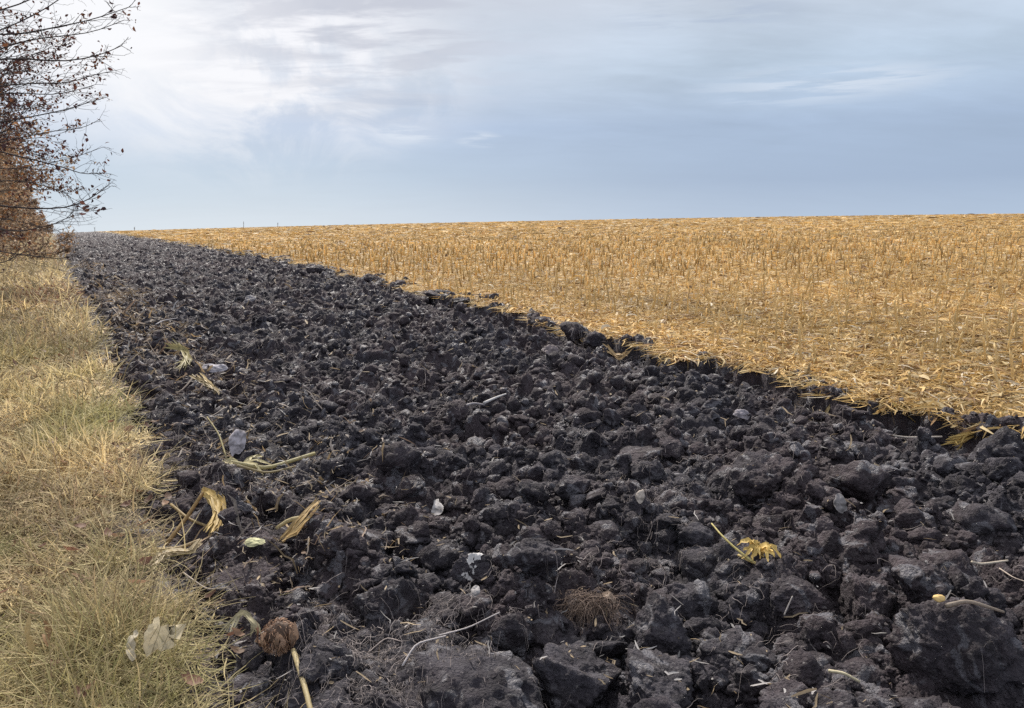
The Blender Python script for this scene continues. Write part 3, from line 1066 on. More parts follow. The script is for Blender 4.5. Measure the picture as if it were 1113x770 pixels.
STUBS = [stub_mesh(k) for k in range(6)]
for j in ind:
    st, sh = STUBS[int(rng.integers(6))]
    o = bpy.data.objects.new('maize_stubble_stalk', st)
    o.location = (x[j], y[j], z[j])
    sc_ = H[j] / .25
    o.scale = (1.0 * rng.uniform(.8, 1.2), 1.0, sc_)
    o.rotation_euler = (tiltx[j], tilty[j], rng.uniform(0, 6.28))
    COL.objects.link(o)
    close = l[j] - float(edge_r(s[j:j + 1])[0]) < 1.2
    tag(o, 'cut dry maize stalk standing in the first rows beside the furrow wall' if close else 'cut dry maize stalk standing in the stubble rows deeper into the field', 'maize stubble', 'stubs beside the furrow wall' if close else 'stubs deeper in the field')
    c = bpy.data.objects.new('leaf_sheath', sh); c.parent = o; COL.objects.link(c)
bag = Bag()
S_, X_, Y_, Z_, H_, D_ = s[rest], x[rest], y[rest], z[rest], H[rest], dep[rest]
t = np.array([-.02, .5, 1.0])
P = np.stack([X_[:, None] + t * (tiltx[rest] * H_)[:, None], Y_[:, None] + t * (tilty[rest] * H_)[:, None], Z_[:, None] + t * H_[:, None]], -1)
W = (rng.uniform(.008, .013, len(X_)) * np.clip(D_ / 14, 1, 5))[:, None] * np.array([[1.2, 1, .9]])
cc = np.where(rng.random((len(X_), 1)) < .65, np.array([[.76, .56, .26]]), np.array([[.66, .46, .20]])) * rng.uniform(.6, 1.25, (len(X_), 1))
tubes(bag, P, W, 4, cc)
tag(obj('far_maize_stubble', bag.mesh('far_maize_stubble'), M_STALK), 'countless cut maize stubs standing in rows up to the skyline', 'maize stubble', kind='stuff')

# dirt thrown on the straw next to the wall and straw fringe hanging over the wall
bag = Bag()
n = 2200
s = np.exp(rng.uniform(math.log(1.5), math.log(70), n)); NP = 6
s = s[rng.random(n) < np.clip(.25 + 2.2 * fbm(s * 2.3, s * 0, 123, 2), .04, 1)]; n = len(s)
e = edge_r(s); l = e + rng.uniform(-.02, .05, n)
hd = math.pi * 1.5 + rng.normal(0, 1.1, n)
L = rng.uniform(.05, .30, n) * np.clip(s / 12, 1, 2)
t = np.linspace(0, 1, NP)
ps = s[:, None] + np.cos(hd)[:, None] * t * L[:, None] * .8; pl = l[:, None] + np.sin(hd)[:, None] * t * L[:, None] * .55
pz = terr(ps, pl) + .02 + .5 * L[:, None] * (.35 * t - t ** 2 * rng.uniform(.3, 1.6, (n, 1)))
xx, yy = to_xy(ps, pl)
N = np.repeat(norm(rng.normal(0, .4, (n, 3)) + np.array([0, 0, 1]))[:, None], NP, 1)
ribbons(bag, np.stack([xx, yy, pz], -1), (rng.uniform(.002, .008, n) * np.clip(s / 12, 1, 2.5))[:, None] * np.array([[.7, 1, 1, .8, .6, .2]]), N, np.array([[.46, .33, .15]]) * rng.uniform(.5, 1.2, (n, 1)), .2)
tag(obj('straw_fringe', bag.mesh('straw_fringe'), M_STRAW), 'loose straw hanging over the furrow wall', 'straw', kind='stuff')


# ------------------------------------------------------------------ trees of the row beside the verge
def grow(seed, H, spread, levels, trunk_r, low=.9, lean=None, up=.25, nlimb=16, nchild=(7, 6, 5), lens=(.5, .45, .42)):
    """branch centre lines per level: list of (P (n,5,3), R (n,5))"""
    r = np.random.default_rng(seed)
    NP = 6
    t = np.linspace(0, 1, NP)
    out = []
    P = np.stack([.25 * np.sin(t * 2.2 + seed) * t, .25 * np.cos(t * 2.7 + seed) * t, t * H], -1)
    out.append((P[None], (trunk_r * (1 - .85 * t))[None]))
    n = nlimb
    hz = low / H + (1 - low / H) * (r.random(n) ** 1.25) * .93
    az = r.uniform(0, 2 * math.pi) + np.arange(n) * 2.399 + r.normal(0, .4, n)
    if lean is not None:
        k = r.random(n) < .5
        az = np.where(k, lean + r.normal(0, .55, n), az)
    st = np.stack([np.interp(hz, t, P[:, i]) for i in range(3)], -1)
    ln = spread * (1.05 - .55 * hz) * r.uniform(.75, 1.1, n)
    el_ = r.uniform(.0, .5, n) + hz * .6
    d = np.stack([np.cos(az) * np.cos(el_), np.sin(az) * np.cos(el_), np.sin(el_)], -1)
    rad = trunk_r * .33 * r.uniform(.6, 1.1, n)
    for lev in range(levels):
        n = len(st)
        wob = r.normal(0, .30 if lev else .2, (n, NP, 3)).cumsum(1) * .42
        dd = norm(d[:, None] + wob + np.array([0, 0, 1.0]) * (up if lev == 0 else up * .4) * (t - .3)[None, :, None])
        stp = (ln / (NP - 1))[:, None, None]
        B = st[:, None] + np.concatenate([np.zeros((n, 1, 3)), np.cumsum(dd[:, :-1] * stp, 1)], 1)
        R = rad[:, None] * np.linspace(1, .35, NP)[None]
        out.append((B, R))
        if lev == levels - 1: break
        nc = nchild[lev]
        tt = np.clip(np.linspace(.22, 1.0, nc)[None] + r.normal(0, .06, (n, nc)), .15, 1)
        fi = tt * (NP - 1); i0 = np.minimum(fi.astype(int), NP - 2); f = (fi - i0)[..., None]
        ar = np.arange(n)[:, None]
        st2 = B[ar, i0] * (1 - f) + B[ar, i0 + 1] * f
        dir0 = dd[ar, i0]
        rnd = norm(r.normal(size=(n, nc, 3)))
        perp = norm(rnd - (rnd * dir0).sum(-1, keepdims=True) * dir0)
        an = r.uniform(.45, .95, (n, nc, 1)) * (1.15 - .6 * tt[..., None])
        d = (dir0 * np.cos(an) + perp * np.sin(an)).reshape(-1, 3)
        rad = (rad[:, None] * (1 - .65 * tt) * r.uniform(.45, .62, (n, nc))).ravel()
        rad = np.maximum(rad, .0016)
        ln = (ln[:, None] * lens[lev] * r.uniform(.6, 1.2, (n, nc)) * (1.25 - .55 * tt)).ravel()
        st = st2.reshape(-1, 3)
    return out


def tree(name, seed, s, l, H, spread, label, bark, leafc, nleaf, lsize, levels=4, lean=None, low=.9, group='trees of the row along the verge', minr=0.0, extra=None, tr=.09, nlimb=16, nchild=(7, 6, 5), cluster=1):
    x, y = to_xy(s, l)
    z = float(terr(s, l))
    root = bpy.data.objects.new(name, None)
    COL.objects.link(root)
    root.location = (x, y, z - .05)
    tag(root, label, 'tree' if 'tree' in name else 'bush', group)
    br = grow(seed, H, spread, levels, tr, low, lean, nlimb=nlimb, nchild=nchild)
    b = Bag(); tubes(b, br[0][0], br[0][1], 9, np.array([bark]))
    obj('trunk', b.mesh('trunk'), M_BARK, root)
    b = Bag()
    r = np.random.default_rng(seed + 500)
    for k, (P, R) in enumerate(br[1:]):
        tubes(b, P, np.maximum(R, minr), (6, 5, 4, 3)[min(k, 3)], np.array([bark]) * r.uniform(.7, 1.25, (len(P), 1)), cap=False)
    tips = [br[-1][0]]
    if extra:
        ee = np.concatenate([P for P, R in extra if P.shape[1] == 6 and R.max() < .0045])[::2]
        ee = ee[ee[:, :, 2].min(1) > 1.75]
        ok_ = np.random.default_rng(3).random(len(ee)) < .75
        tips += [ee[ok_] - np.array([x, y, z - .05])]
    if extra:
        for (P, R) in extra:
            P = P - np.array([x, y, z - .05])
            tubes(b, P, R, 5, np.array([bark]) * .9, cap=False)
    obj('crown', b.mesh('crown'), M_BARK, root)
    P = np.concatenate(tips)
    k = r.integers(0, len(P), nleaf); q = r.integers(1, P.shape[1], nleaf)
    c = P[k, q] + r.normal(0, .035 if cluster == 1 else .11, (nleaf, 3))
    NP = 4; tt = np.linspace(-.5, .5, NP)
    dv = norm(r.normal(size=(nleaf, 3)) + np.array([0, 0, -.5]))
    L = lsize * r.uniform(.55, 1.25, nleaf)
    N = norm(r.normal(size=(nleaf, 3)))
    N = norm(N - (N * dv).sum(-1, keepdims=True) * dv)
    PP = c[:, None] + dv[:, None] * (tt[None] * L[:, None])[..., None] + N[:, None] * ((tt ** 2 - .1)[None] * L[:, None] * r.normal(0, .7, (nleaf, 1)))[..., None]
    b = Bag()
    lc = np.array(leafc)[r.integers(0, len(leafc), nleaf)] * r.uniform(.6, 1.35, (nleaf, 1))
    ribbons(b, PP, (L * .3)[:, None] * np.array([[.2, 1, .8, .08]]), np.repeat(N[:, None], NP, 1), lc, .35)
    obj('leaves', b.mesh('leaves'), M_LEAF, root)
    return root


BK_D = (.060, .048, .050); BK_B = (.28, .215, .16)
PUR = [(.085, .036, .034), (.12, .048, .036), (.060, .030, .036), (.15, .065, .035)]
ORG = [(.30, .145, .06), (.24, .115, .06), (.34, .19, .09)]
BEI = [(.38, .275, .19), (.31, .22, .155), (.44, .335, .24), (.36, .215, .12)]
lean_az = math.atan2(LV[1], LV[0])


def arc(px_pts, depth_s):
    """a branch through places above the verge, each at its own distance along the row"""
    P = []
    for (px, py), d in zip(px_pts, depth_s):
        v = px_dir(px, py); sv = to_sl(v[0], v[1])[0]
        P.append(np.array([0, 0, EYE]) + v * d / sv)
    P = np.array(P)
    t0 = np.linspace(0, 1, len(P)); t1 = np.linspace(0, 1, 14)
    Q = np.stack([np.interp(t1, t0, P[:, i]) for i in range(3)], -1)
    Q[1:-1] = .25 * Q[:-2] + .5 * Q[1:-1] + .25 * Q[2:]
    return Q


def limb_set(specs, seed):
    r = np.random.default_rng(seed); out = []
    for (pts, ds, r0) in specs:
        Q = arc(pts, ds)
        out.append((Q[None], (r0 * np.linspace(1, .3, len(Q)))[None]))
        T = norm(np.gradient(Q, axis=0))
        for k in range(3, 14):
            for m in range(2):
                if r.random() < .2: continue
                d = norm(T[k] + r.normal(0, .55, 3))
                n = 6; L = r.uniform(.12, .45) * (1.2 - k / 20)
                tw = norm(d[None] + r.normal(0, .25, (n, 3)).cumsum(0) * .5)
                B = Q[k] + np.concatenate([[np.zeros(3)], np.cumsum(tw[:-1] * L / 5, 0)])
                out.append((B[None], (r0 * .28 * np.linspace(1, .4, n))[None]))
                for q in range(2, 6):
                    if r.random() < .4: continue
                    d2 = norm(tw[q] + r.normal(0, .6, 3)); L2 = L * r.uniform(.2, .5)
                    B2 = B[q] + d2[None] * np.linspace(0, 1, 6)[:, None] * L2 + r.normal(0, .004, (6, 3)).cumsum(0)
                    out.append((B2[None], (r0 * .17 * np.linspace(1, .5, 6))[None]))
    return out


low_limbs = limb_set([
    ([(-160, 40), (-60, 30), (10, 40), (60, 30), (100, 22), (140, 8)], [9, 9, 9, 9, 9, 9], .0115),
    ([(-160, 120), (-50, 75), (10, 62), (70, 68), (110, 60), (132, 50)], [9, 9, 9, 9, 9, 9], .0115),
    ([(-160, 120), (-50, 75), (20, 45), (60, 40), (100, 36), (135, 22)], [9, 9, 9, 9, 9, 9], .0094),
    ([(-180, 190), (-60, 215), (20, 227), (70, 227), (95, 218), (110, 208)], [8.5] * 6, .0108),
    ([(-180, 200), (-60, 225), (10, 255), (50, 246), (70, 240), (80, 230)], [8.2] * 6, .0079),
    ([(-180, 230), (-60, 262), (0, 274), (40, 279), (65, 282), (85, 276)], [7.5] * 6, .0072),
    ([(-180, 250), (-60, 275), (-10, 288), (10, 284), (20, 276), (45, 270)], [7.2] * 6, .0058),
    ([(-180, 150), (-60, 150), (20, 170), (70, 182), (90, 190), (114, 188)], [9.5] * 6, .0101),
    ([(-180, 100), (-60, 105), (20, 90), (70, 92), (100, 82), (120, 78)], [10] * 6, .0101),
    ([(-180, 160), (-40, 140), (20, 130), (70, 120), (95, 112), (115, 106)], [10] * 6, .0094),
    ([(-180, 220), (-40, 200), (20, 195), (60, 205), (75, 212), (80, 222)], [10] * 6, .0072),
    ([(-180, 60), (-50, 50), (10, 30), (50, 10), (80, -12), (100, -30)], [9.5] * 6, .0094),
    ([(-180, 140), (-50, 110), (15, 100), (55, 104), (85, 98), (104, 92)], [10] * 6, .0086),
    ([(-180, 170), (-40, 165), (20, 150), (60, 142), (90, 140), (108, 130)], [10.5] * 6, .0079),
    ([(-180, 60), (-50, 20), (10, 10), (45, -6), (70, -16), (90, -30)], [9] * 6, .0094),
    ([(-180, 190), (-40, 180), (15, 185), (50, 178), (80, 172), (112, 160)], [10.5] * 6, .0079),
    ([(-180, 220), (-40, 235), (10, 238), (40, 246), (60, 252), (72, 248)], [10.5] * 6, .0072),
], 5)

tree('leafless_tree', 11, 9.8, -4.2, 6.6, 4.1, 'dark bare branched tree with purple brown leaves leaning over the verge, nearest of the row', BK_D, PUR, 7500, .052, 4, lean_az, 1.6, minr=.0018, extra=low_limbs, tr=.11, nlimb=46)
tree('leafless_tree', 12, 12.2, -4.25, 7.2, 4.0, 'second tree of the row, dark twigs and purple brown leaves', BK_D, PUR, 46000, .047, 4, lean_az, 1.6, minr=.0024, tr=.12, nlimb=70)
tree('leafless_tree', 13, 15.5, -4.3, 7.6, 4.1, 'third tree of the row, dark twigs with rusty leaves', BK_D, PUR + ORG[:2], 34000, .055, 4, lean_az, 1.7, minr=.0034, tr=.12, nlimb=48)
tree('rusty_tree', 14, 21, -4.5, 7.5, 4.0, 'orange leaved tree behind the dark bare branched trees', BK_B, ORG + PUR[:1] + BEI, 26000, .075, 4, lean_az, 1.0, minr=.004, cluster=2, nlimb=30)
tree('rusty_tree', 15, 28, -4.7, 7.2, 3.8, 'brown leaved tree beyond the orange leaved tree of the row', BK_B, BEI + ORG[:1], 26000, .08, 4, lean_az, .6, minr=.005, cluster=2, nlimb=26)
k = 16
for (s0, l0, H0, sp0) in ((36, -4.6, 6.6, 3.9), (43, -4.7, 6.4, 3.5), (51, -4.9, 6.2, 3.3), (60, -4.8, 6.0, 3.2), (70, -4.7, 5.8, 3.0), (81, -4.7, 5.8, 2.9), (94, -4.7, 5.6, 2.8), (108, -4.7, 5.6, 2.7)):
    tree('hedge_bush', k, s0, l0, H0, sp0, 'dense brown bush of the far hedge row with fine twigs down to the grass', BK_B, BEI, 24000, .14, 4, None, .1, minr=.009, cluster=2, group='bushes of the far hedge row', nchild=(7, 6, 5), nlimb=24)
    k += 1

# tall weeds seen against the sky
for (px, lab, hgt) in ((103, 'thin tall dry weed on the skyline beside the hedge row', .95), (146, 'thin tall dry weed on the skyline where the stubble begins', .8), (265, 'tall dry weed standing alone on the stubble skyline', 1.3), (302, 'short dry weed on the stubble skyline next to the lone tall weed', .8)):
    v = px_dir(px, 250)
    s, l = to_sl(*(v[:2] / np.hypot(*v[:2]) * 150))
    x, y = to_xy(s, l)
    r = np.random.default_rng(px)
    b = Bag(); t = np.linspace(0, 1, 6)
    tubes(b, np.stack([.05 * t * t, 0 * t, t * hgt], -1)[None], (.05 * (1 - .6 * t))[None], 6, np.array([[.16, .12, .07]]))
    for q in range(6):
        a = r.uniform(0, 6.28); h0 = r.uniform(.4, .95) * hgt; tt = np.linspace(0, 1, 4)
        tubes(b, np.stack([np.cos(a) * .18 * tt, np.sin(a) * .18 * tt, h0 + .2 * tt], -1)[None], (.02 * (1 - .5 * tt))[None], 4, np.array([[.16, .12, .07]]))
    o = obj('dry_weed', b.mesh('dry_weed'), M_STALK)
    o.location = (x, y, float(terr(s, l)) - .03)
    tag(o, lab, 'weed', 'weeds on the skyline')


# ------------------------------------------------------------------ single things lying about
def place(px, py, lift=0.0, on='soil'):
    s, l = ground_at(px, py)
    # nudge along the sight line to the real soil surface
    d = px_dir(px, py)
    t = np.linspace(1.5, 90, 6000)
    P = np.array([0, 0, EYE])[None] + d[None] * t[:, None]
    ss_, ll_ = to_sl(P[:, 0], P[:, 1])
    zz = surf(ss_, ll_) if on == 'soil' else terr(ss_, ll_) + .05
    k = int(np.argmax(P[:, 2] < zz))
    p = P[k].copy(); p[2] = zz[k] + lift
    return p, float(t[k]) / F_PX


def root_empty(name, p, label, cat, group=None):
    o = bpy.data.objects.new(name, None); COL.objects.link(o)
    o.location = p
    return tag(o, label, cat, group)


def line3(px_pts, lifts, p0, dist):
    """points round p0: picture offsets read as sideways and along-the-ground / upward moves"""
    pts = []
    for (dx, dy), lf in zip(px_pts, lifts):
        m = dist
        # sideways metres, and depth metres for the part of dy not explained by the lift
        sx = dx * m
        up_px = lf / m * .93
        dyg = -dy - up_px                     # pixels still to be explained by moving away
        depth = dyg * m / max(.12, (EYE / (m * F_PX)))
        sx = sx * (1 + depth / p0[1]) + p0[0] * depth / p0[1]
        sa, la = to_sl(p0[0] + sx, p0[1] + depth)
        rise = float(surf(np.array([sa]), np.array([la]))[0]) - p0[2]
        pts.append((sx, depth, lf + max(min(rise, .06), -.02)))
    return np.array(pts)


def leaf(bag, pts, w, tint, up=(0, 0, 1), fold=.3, wav=0.0, seed=0, n=9, shape=None):
    pts = np.asarray(pts, float)
    t0 = np.linspace(0, 1, len(pts)); t1 = np.linspace(0, 1, n)
    Q = np.stack([np.interp(t1, t0, pts[:, i]) for i in range(3)], -1)
    Q[1:-1] = .25 * Q[:-2] + .5 * Q[1:-1] + .25 * Q[2:]
    r = np.random.default_rng(seed)
    Q = Q + r.normal(0, wav, Q.shape)
    N = norm(np.array(up, float)[None] + r.normal(0, .25, (n, 3)))
    sh = np.sin(np.clip(t1 * .94 + .05, 0, 1) * math.pi) ** .6 if shape is None else np.interp(t1, np.linspace(0, 1, len(shape)), shape)
    ribbons(bag, Q[None], (w * sh)[None], N[None], np.array([tint]), fold)


def stalk(bag, pts, r0, r1, tint, n=10, sides=7):
    pts = np.asarray(pts, float)
    t0 = np.linspace(0, 1, len(pts)); t1 = np.linspace(0, 1, n)
    Q = np.stack([np.interp(t1, t0, pts[:, i]) for i in range(3)], -1)
    Q[1:-1] = .25 * Q[:-2] + .5 * Q[1:-1] + .25 * Q[2:]
    tubes(bag, Q[None], (r0 + (r1 - r0) * t1)[None], sides, np.array([tint]))


TAN = (.42, .29, .14); YEL = (.62, .45, .15); PALE = (.52, .46, .36); OLV = (.36, .31, .15)


def part(root, name, fn, mat, label=None, parent=None):
    b = Bag(); fn(b)
    o = obj(name, b.mesh(name), mat, parent or root)
    if label: o['label'] = label
    return o


# 1 uprooted stalk with a root ball
p, m = place(306, 716, .0)
R = root_empty('uprooted_stalk', p, 'uprooted maize stalk with a reddish brown root ball on its upper end', 'maize stalk')
L1 = line3([(12, -8), (22, 32), (36, 76)], [.07, .055, .03], p, m)
part(R, 'stalk', lambda b: stalk(b, L1, .0085, .0075, (.52, .43, .25), 12, 9), M_STALK)
V = clod_shape(ICO[4][0], 4242, .35, (1, .9, 1.0)) * .066
bb = Bag(); bb.add(V * np.array([1, .9, .85]) * .88 + np.array([-.006, 0, .082]), ICO[4][1], None, (.105, .072, .056))
rb = obj('root_ball', bb.mesh('root_ball'), M_ROOT, R)
r = np.random.default_rng(9)


def hair(b):
    n = 350
    d = norm(r.normal(size=(n, 3)))
    base = np.array([-.006, 0, .075]) + d * .045
    t = np.linspace(0, 1, 5)
    tw = norm(np.cross(d, r.normal(size=(n, 3))))
    P = base[:, None] + d[:, None] * (t * .016)[None, :, None] + tw[:, None] * (t ** 1.4 * r.uniform(.004, .02, (n, 1)))[..., None] + np.array([0, 0, -.01]) * (t * t)[None, :, None]
    tubes(b, P, np.full((n, 5), .0009), 3, np.array([[.38, .24, .165]]) * r.uniform(.35, 1.4, (n, 1)), cap=False)


part(R, 'root_hair', hair, M_ROOT, parent=rb)


def cup(b):
    for q in range(10):
        a = -1.9 + q * .38 + r.normal(0, .16)
        c = np.array([-.006, 0, .08])
        o1 = np.array([math.sin(a), -.75 * abs(math.cos(a)) - .1, 0])
        leaf(b, [c + o1 * .03 + np.array([0, 0, -.058]), c + o1 * .066 + np.array([0, 0, -.02]), c + o1 * .064 + np.array([0, 0, .03 + r.uniform(-.012, .02)])], r.uniform(.007, .013), np.array((.42, .28, .20)) * r.uniform(.5, 1.2), tuple(o1), .25, .003, q)


part(R, 'root_collar', cup, M_HUSK, parent=rb)

# 2 bent maize stalk and husk by the verge
p, m = place(205, 596, .01, 'soil')
R = root_empty('bent_maize_stalk', p, 'bent tan maize stalks with a ragged golden husk at the grass verge', 'maize stalk')
part(R, 'stalk', lambda b: (stalk(b, line3([(-22, -2), (0, -22), (18, -42)], [.03, .08, .155], p, m), .011, .009, TAN),
                            stalk(b, line3([(-14, -40), (2, -22), (20, -8)], [.10, .07, .03], p, m), .008, .007, (.36, .27, .14)),
                            stalk(b, line3([(-34, 4), (-10, 3), (12, 0)], [.03, .03, .03], p, m), .011, .008, (.46, .36, .22))), M_STALK)


def husk2(b):
    for q in range(15):
        dx = r.uniform(-7, 10)
        leaf(b, line3([(18 + dx * .4, -44), (30 + dx * .5, -36), (33 + dx * .5, -18), (24 + dx, -2)], [.16, .15, .10, .06], p, m) + r.normal(0, .012, (4, 3)), r.uniform(.008, .017), np.array((.60, .43, .17)) * r.uniform(.7, 1.15), (.2, -1, .4), .4, .003, q)
    for q in range(8):
        leaf(b, line3([(-40 + r.uniform(-4, 9), 6 + q * 2), (-20, 4), (0, 6), (12, 2)], [.03, .045, .03, .03], p, m) + r.normal(0, .008, (4, 3)), .012, np.array((.50, .41, .27)) * r.uniform(.75, 1.1), (0, -.3, 1), .3, .003, q + 20)


part(R, 'husk', husk2, M_HUSK)

# 3 small husk bundle
p, m = place(322, 584, .0)
R = root_empty('maize_husk', p, 'small fan of tan maize husk strips half buried in dark soil', 'maize husk')


def husk3(b):
    for q in range(8):
        a = r.uniform(-4, 6)
        leaf(b, line3([(-14, 0 + a * .4), (4, -12 + a), (26, -26 + a)], [.02, .05, .07], p, m) + r.normal(0, .006, (3, 3)), .008, np.array((.50, .34, .15)) * r.uniform(.6, 1.15), (0, -.5, 1), .35, .002, q)


part(R, 'husk', husk3, M_HUSK)
part(R, 'stalk', lambda b: stalk(b, line3([(-20, -12), (-6, -18), (10, -16)], [.03, .05, .05], p, m), .009, .012, (.52, .44, .26), 6), M_STALK)

# 4 long pale stalk with torn leaf base, and thin upright stem
p, m = place(290, 514, .01)
R = root_empty('long_maize_stalk', p, 'long pale maize stalk lying across the soil with torn leaves at its base', 'maize stalk')
part(R, 'stalk', lambda b: (stalk(b, line3([(-34, 0), (0, -5), (50, -20)], [.035, .045, .05], p, m), .013, .011, (.50, .45, .27), 12, 9),
                            stalk(b, line3([(-30, 5), (0, 0), (30, -5)], [.03, .035, .04], p, m), .008, .006, (.36, .30, .18), 10)), M_STALK)


def leaf4(b):
    for q in range(9):
        a = r.uniform(0, 6.28)
        leaf(b, [(-.15, 0, .04), (-.15 + .09 * math.cos(a), .12 * math.sin(a), .07), (-.15 + .2 * math.cos(a), .26 * math.sin(a), .01)], .010, np.array((.46, .40, .22)) * r.uniform(.6, 1.2), (0, -.4, 1), .35, .004, q)


part(R, 'leaf', leaf4, M_HUSK)
p, m = place(243, 497, .0)
o = root_empty('thin_stem', p, 'thin bent olive stem standing up beside the long pale maize stalk', 'stem')
part(o, 'stem', lambda b: stalk(b, line3([(3, 2), (-3, -20), (-14, -42)], [.0, .08, .17], p, m), .007, .004, (.40, .35, .18)), M_STALK)

# 5, 6 crumpled leaves farther up
p, m = place(196, 398, .02)
o = root_empty('crumpled_leaf', p, 'crumpled olive yellow maize leaf heaped on roots, upslope from the pale grey slab', 'maize leaf')


def leaf5(b):
    for q in range(13):
        leaf(b, line3([(-6 + r.uniform(-8, 8), -26 + r.uniform(-4, 8)), (4, -18), (10, -8), (2 + r.uniform(-8, 8), 2)], [.16, .12, .07, .01], p, m) + r.normal(0, .02, (4, 3)), r.uniform(.008, .017), np.array(OLV) * r.uniform(.45, 1.15), (.3, -1, .5), .4, .006, q)


part(o, 'leaf', leaf5, M_HUSK)
p, m = place(228, 424, .02)
o = root_empty('crumpled_leaf', p, 'tan folded maize leaf sliding down towards the pale grey slab', 'maize leaf')


def leaf6(b):
    for q in range(10):
        leaf(b, line3([(-12 + r.uniform(-6, 6), -14 + r.uniform(-4, 4)), (0, -4), (10, 4)], [.08, .05, .02], p, m) + r.normal(0, .015, (3, 3)), r.uniform(.006, .014), np.array((.42, .32, .17)) * r.uniform(.45, 1.15), (.2, -.7, .7), .4, .005, q)


part(o, 'leaf', leaf6, M_HUSK)

# 7 yellow husk with its long stem
p, m = place(828, 614, .012)
R = root_empty('yellow_maize_husk', p, 'bright yellow maize husk with a long thin stem lying on dark clods', 'maize husk')
part(R, 'stem', lambda b: (stalk(b, line3([(-10, -4), (-28, -18), (-42, -32), (-52, -46)], [.03, .06, .09, .10], p, m), .0055, .0032, (.62, .54, .24), 12),
                           stalk(b, line3([(-6, -2), (-16, -6), (-24, -11)], [.02, .03, .03], p, m), .006, .005, (.58, .47, .22), 6)), M_STALK)


def husk7(b):
    for q in range(22):
        a = r.uniform(0, 6.28); rr2 = r.uniform(.03, .085)
        c = np.array([.0, .02, .02])
        e = c + np.array([math.cos(a) * rr2 * 1.3, math.sin(a) * rr2 * .9, r.uniform(-.015, .035)])
        mid = .5 * (c + e) + np.array([0, 0, r.uniform(.02, .05)])
        leaf(b, [c + r.normal(0, .012, 3), mid, e], r.uniform(.006, .013), np.array((.68, .48, .16)) * r.uniform(.65, 1.15), (0, -.4, 1), .45, .003, q)


part(R, 'husk', husk7, M_HUSK)


# pale fragments and slabs
def chip(name, px, py, wpx, hpx, label, cat, tint, lean=.5, seed=1, thick=.25, lift=.015, mat=None):
    p, m = place(px, py + hpx * .4, lift)
    rg = np.random.default_rng(7000 + seed)
    na, nr = 40, 7
    ang = np.arange(na) * 2 * math.pi / na
    kn = np.sort(rg.uniform(0, 2 * math.pi, 7)); kr = rg.uniform(.62, 1.1, 7)
    ring = np.interp(ang, np.concatenate([kn - 2 * math.pi, kn, kn + 2 * math.pi]), np.tile(kr, 3)) + .09 * fbm(np.cos(ang) * 3.1, np.sin(ang) * 3.1, 40 + seed, 3)
    rho = np.linspace(.02, 1, nr)
    x0 = np.outer(rho, np.cos(ang) * ring); y0 = np.outer(rho, np.sin(ang) * ring)
    zt = .30 * fbm(x0 * 1.6, y0 * 1.6, 50 + seed, 3) + .10 * fbm(x0 * 7, y0 * 7, 60 + seed, 2)
    th_ = .16 * (1 - rho[:, None] ** 6)
    V = np.concatenate([np.stack([x0, y0, zt + th_], -1).reshape(-1, 3), np.stack([x0, y0, zt - th_], -1).reshape(-1, 3)])
    idc = np.arange(nr * na).reshape(nr, na); nx_ = np.roll(idc, -1, 1)
    ft = np.stack([idc[:-1], idc[1:], nx_[1:], nx_[:-1]], -1).reshape(-1, 4)
    F4 = np.concatenate([ft, ft[:, ::-1] + nr * na, np.stack([idc[-1], idc[-1] + nr * na, nx_[-1] + nr * na, nx_[-1]], -1)])
    V = V * np.array([wpx * m * .62, hpx * m * (.62 + .5 * (1 - lean)), max(wpx, hpx) * m * (.14 + thick)])
    rx = Matrix.Rotation(lean, 3, 'X')
    V = V @ np.array(rx).T
    b = Bag(); b.add(V, None, F4, np.array(tint) * np.clip(1 + 1.5 * fbm(V[:, 0] * 40, V[:, 1] * 40 + V[:, 2] * 60, 5, 4), .2, 1.5)[:, None])
    o = obj(name, b.mesh(name), mat or M_PALE)
    o.location = p - np.array([0, 0, hpx * m * .10])
    return tag(o, label, cat)


chip('white_chip', 472, 551, 20, 14, 'square white chalky chip lying flat on the dark soil', 'stone chip', (.31, .295, .30), .45, 1, .10)
chip('grey_slab', 258, 476, 16, 24, 'oval pale grey slab leaning among straw near the verge', 'slab', (.27, .25, .275), 1.0, 2, .2)
chip('whitish_crust', 231, 397, 24, 10, 'flaky whitish crust patch upslope from the pale grey slab', 'crust', (.28, .265, .30), .5, 3, .2)
chip('pale_chip', 912, 549, 13, 16, 'small dusty pale chip set in the clod upslope from the yellow husk', 'stone chip', (.15, .14, .145), .9, 4, .3, .03)
chip('pale_chip', 696, 536, 9, 14, 'small creamy upright chip in mid strip', 'stone chip', (.30, .26, .23), 1.0, 5, .3)
chip('greenish_chip', 278, 591, 19, 8, 'small greenish white rind on black soil between two husks', 'rind', (.36, .35, .21), .4, 6, .3)
chip('pale_chip', 272, 322, 12, 8, 'far pale stone on the ploughed strip near its middle', 'stone chip', (.20, .19, .21), .6, 7, .4)
chip('pale_chip', 806, 450, 16, 9, 'pale grey flat clod face under the furrow wall', 'stone chip', (.18, .165, .185), .6, 8, .4)
chip('pale_chip', 598, 377, 14, 10, 'pale brown lump under the upright clod of the furrow wall', 'stone chip', (.15, .125, .13), .7, 9, .5)
chip('white_speck', 518, 648, 9, 8, 'tiny white lump below the white crusted clod', 'stone chip', (.24, .225, .225), .6, 10, .5, .03)

# white crusted clod
p, m = place(513, 632, .0)
R = root_empty('crusted_clod', p, 'brown clod with torn white crust running down its face', 'soil clod', 'soil clods of the ploughed strip')
V = clod_shape(ICO[5][0], 808, .6, (1, .8, .95)) * .105
V[:, 2] += .045
b = Bag(); b.add(V, ICO[5][1])
obj('clod_body', b.mesh('clod_body'), M_SOIL, R)


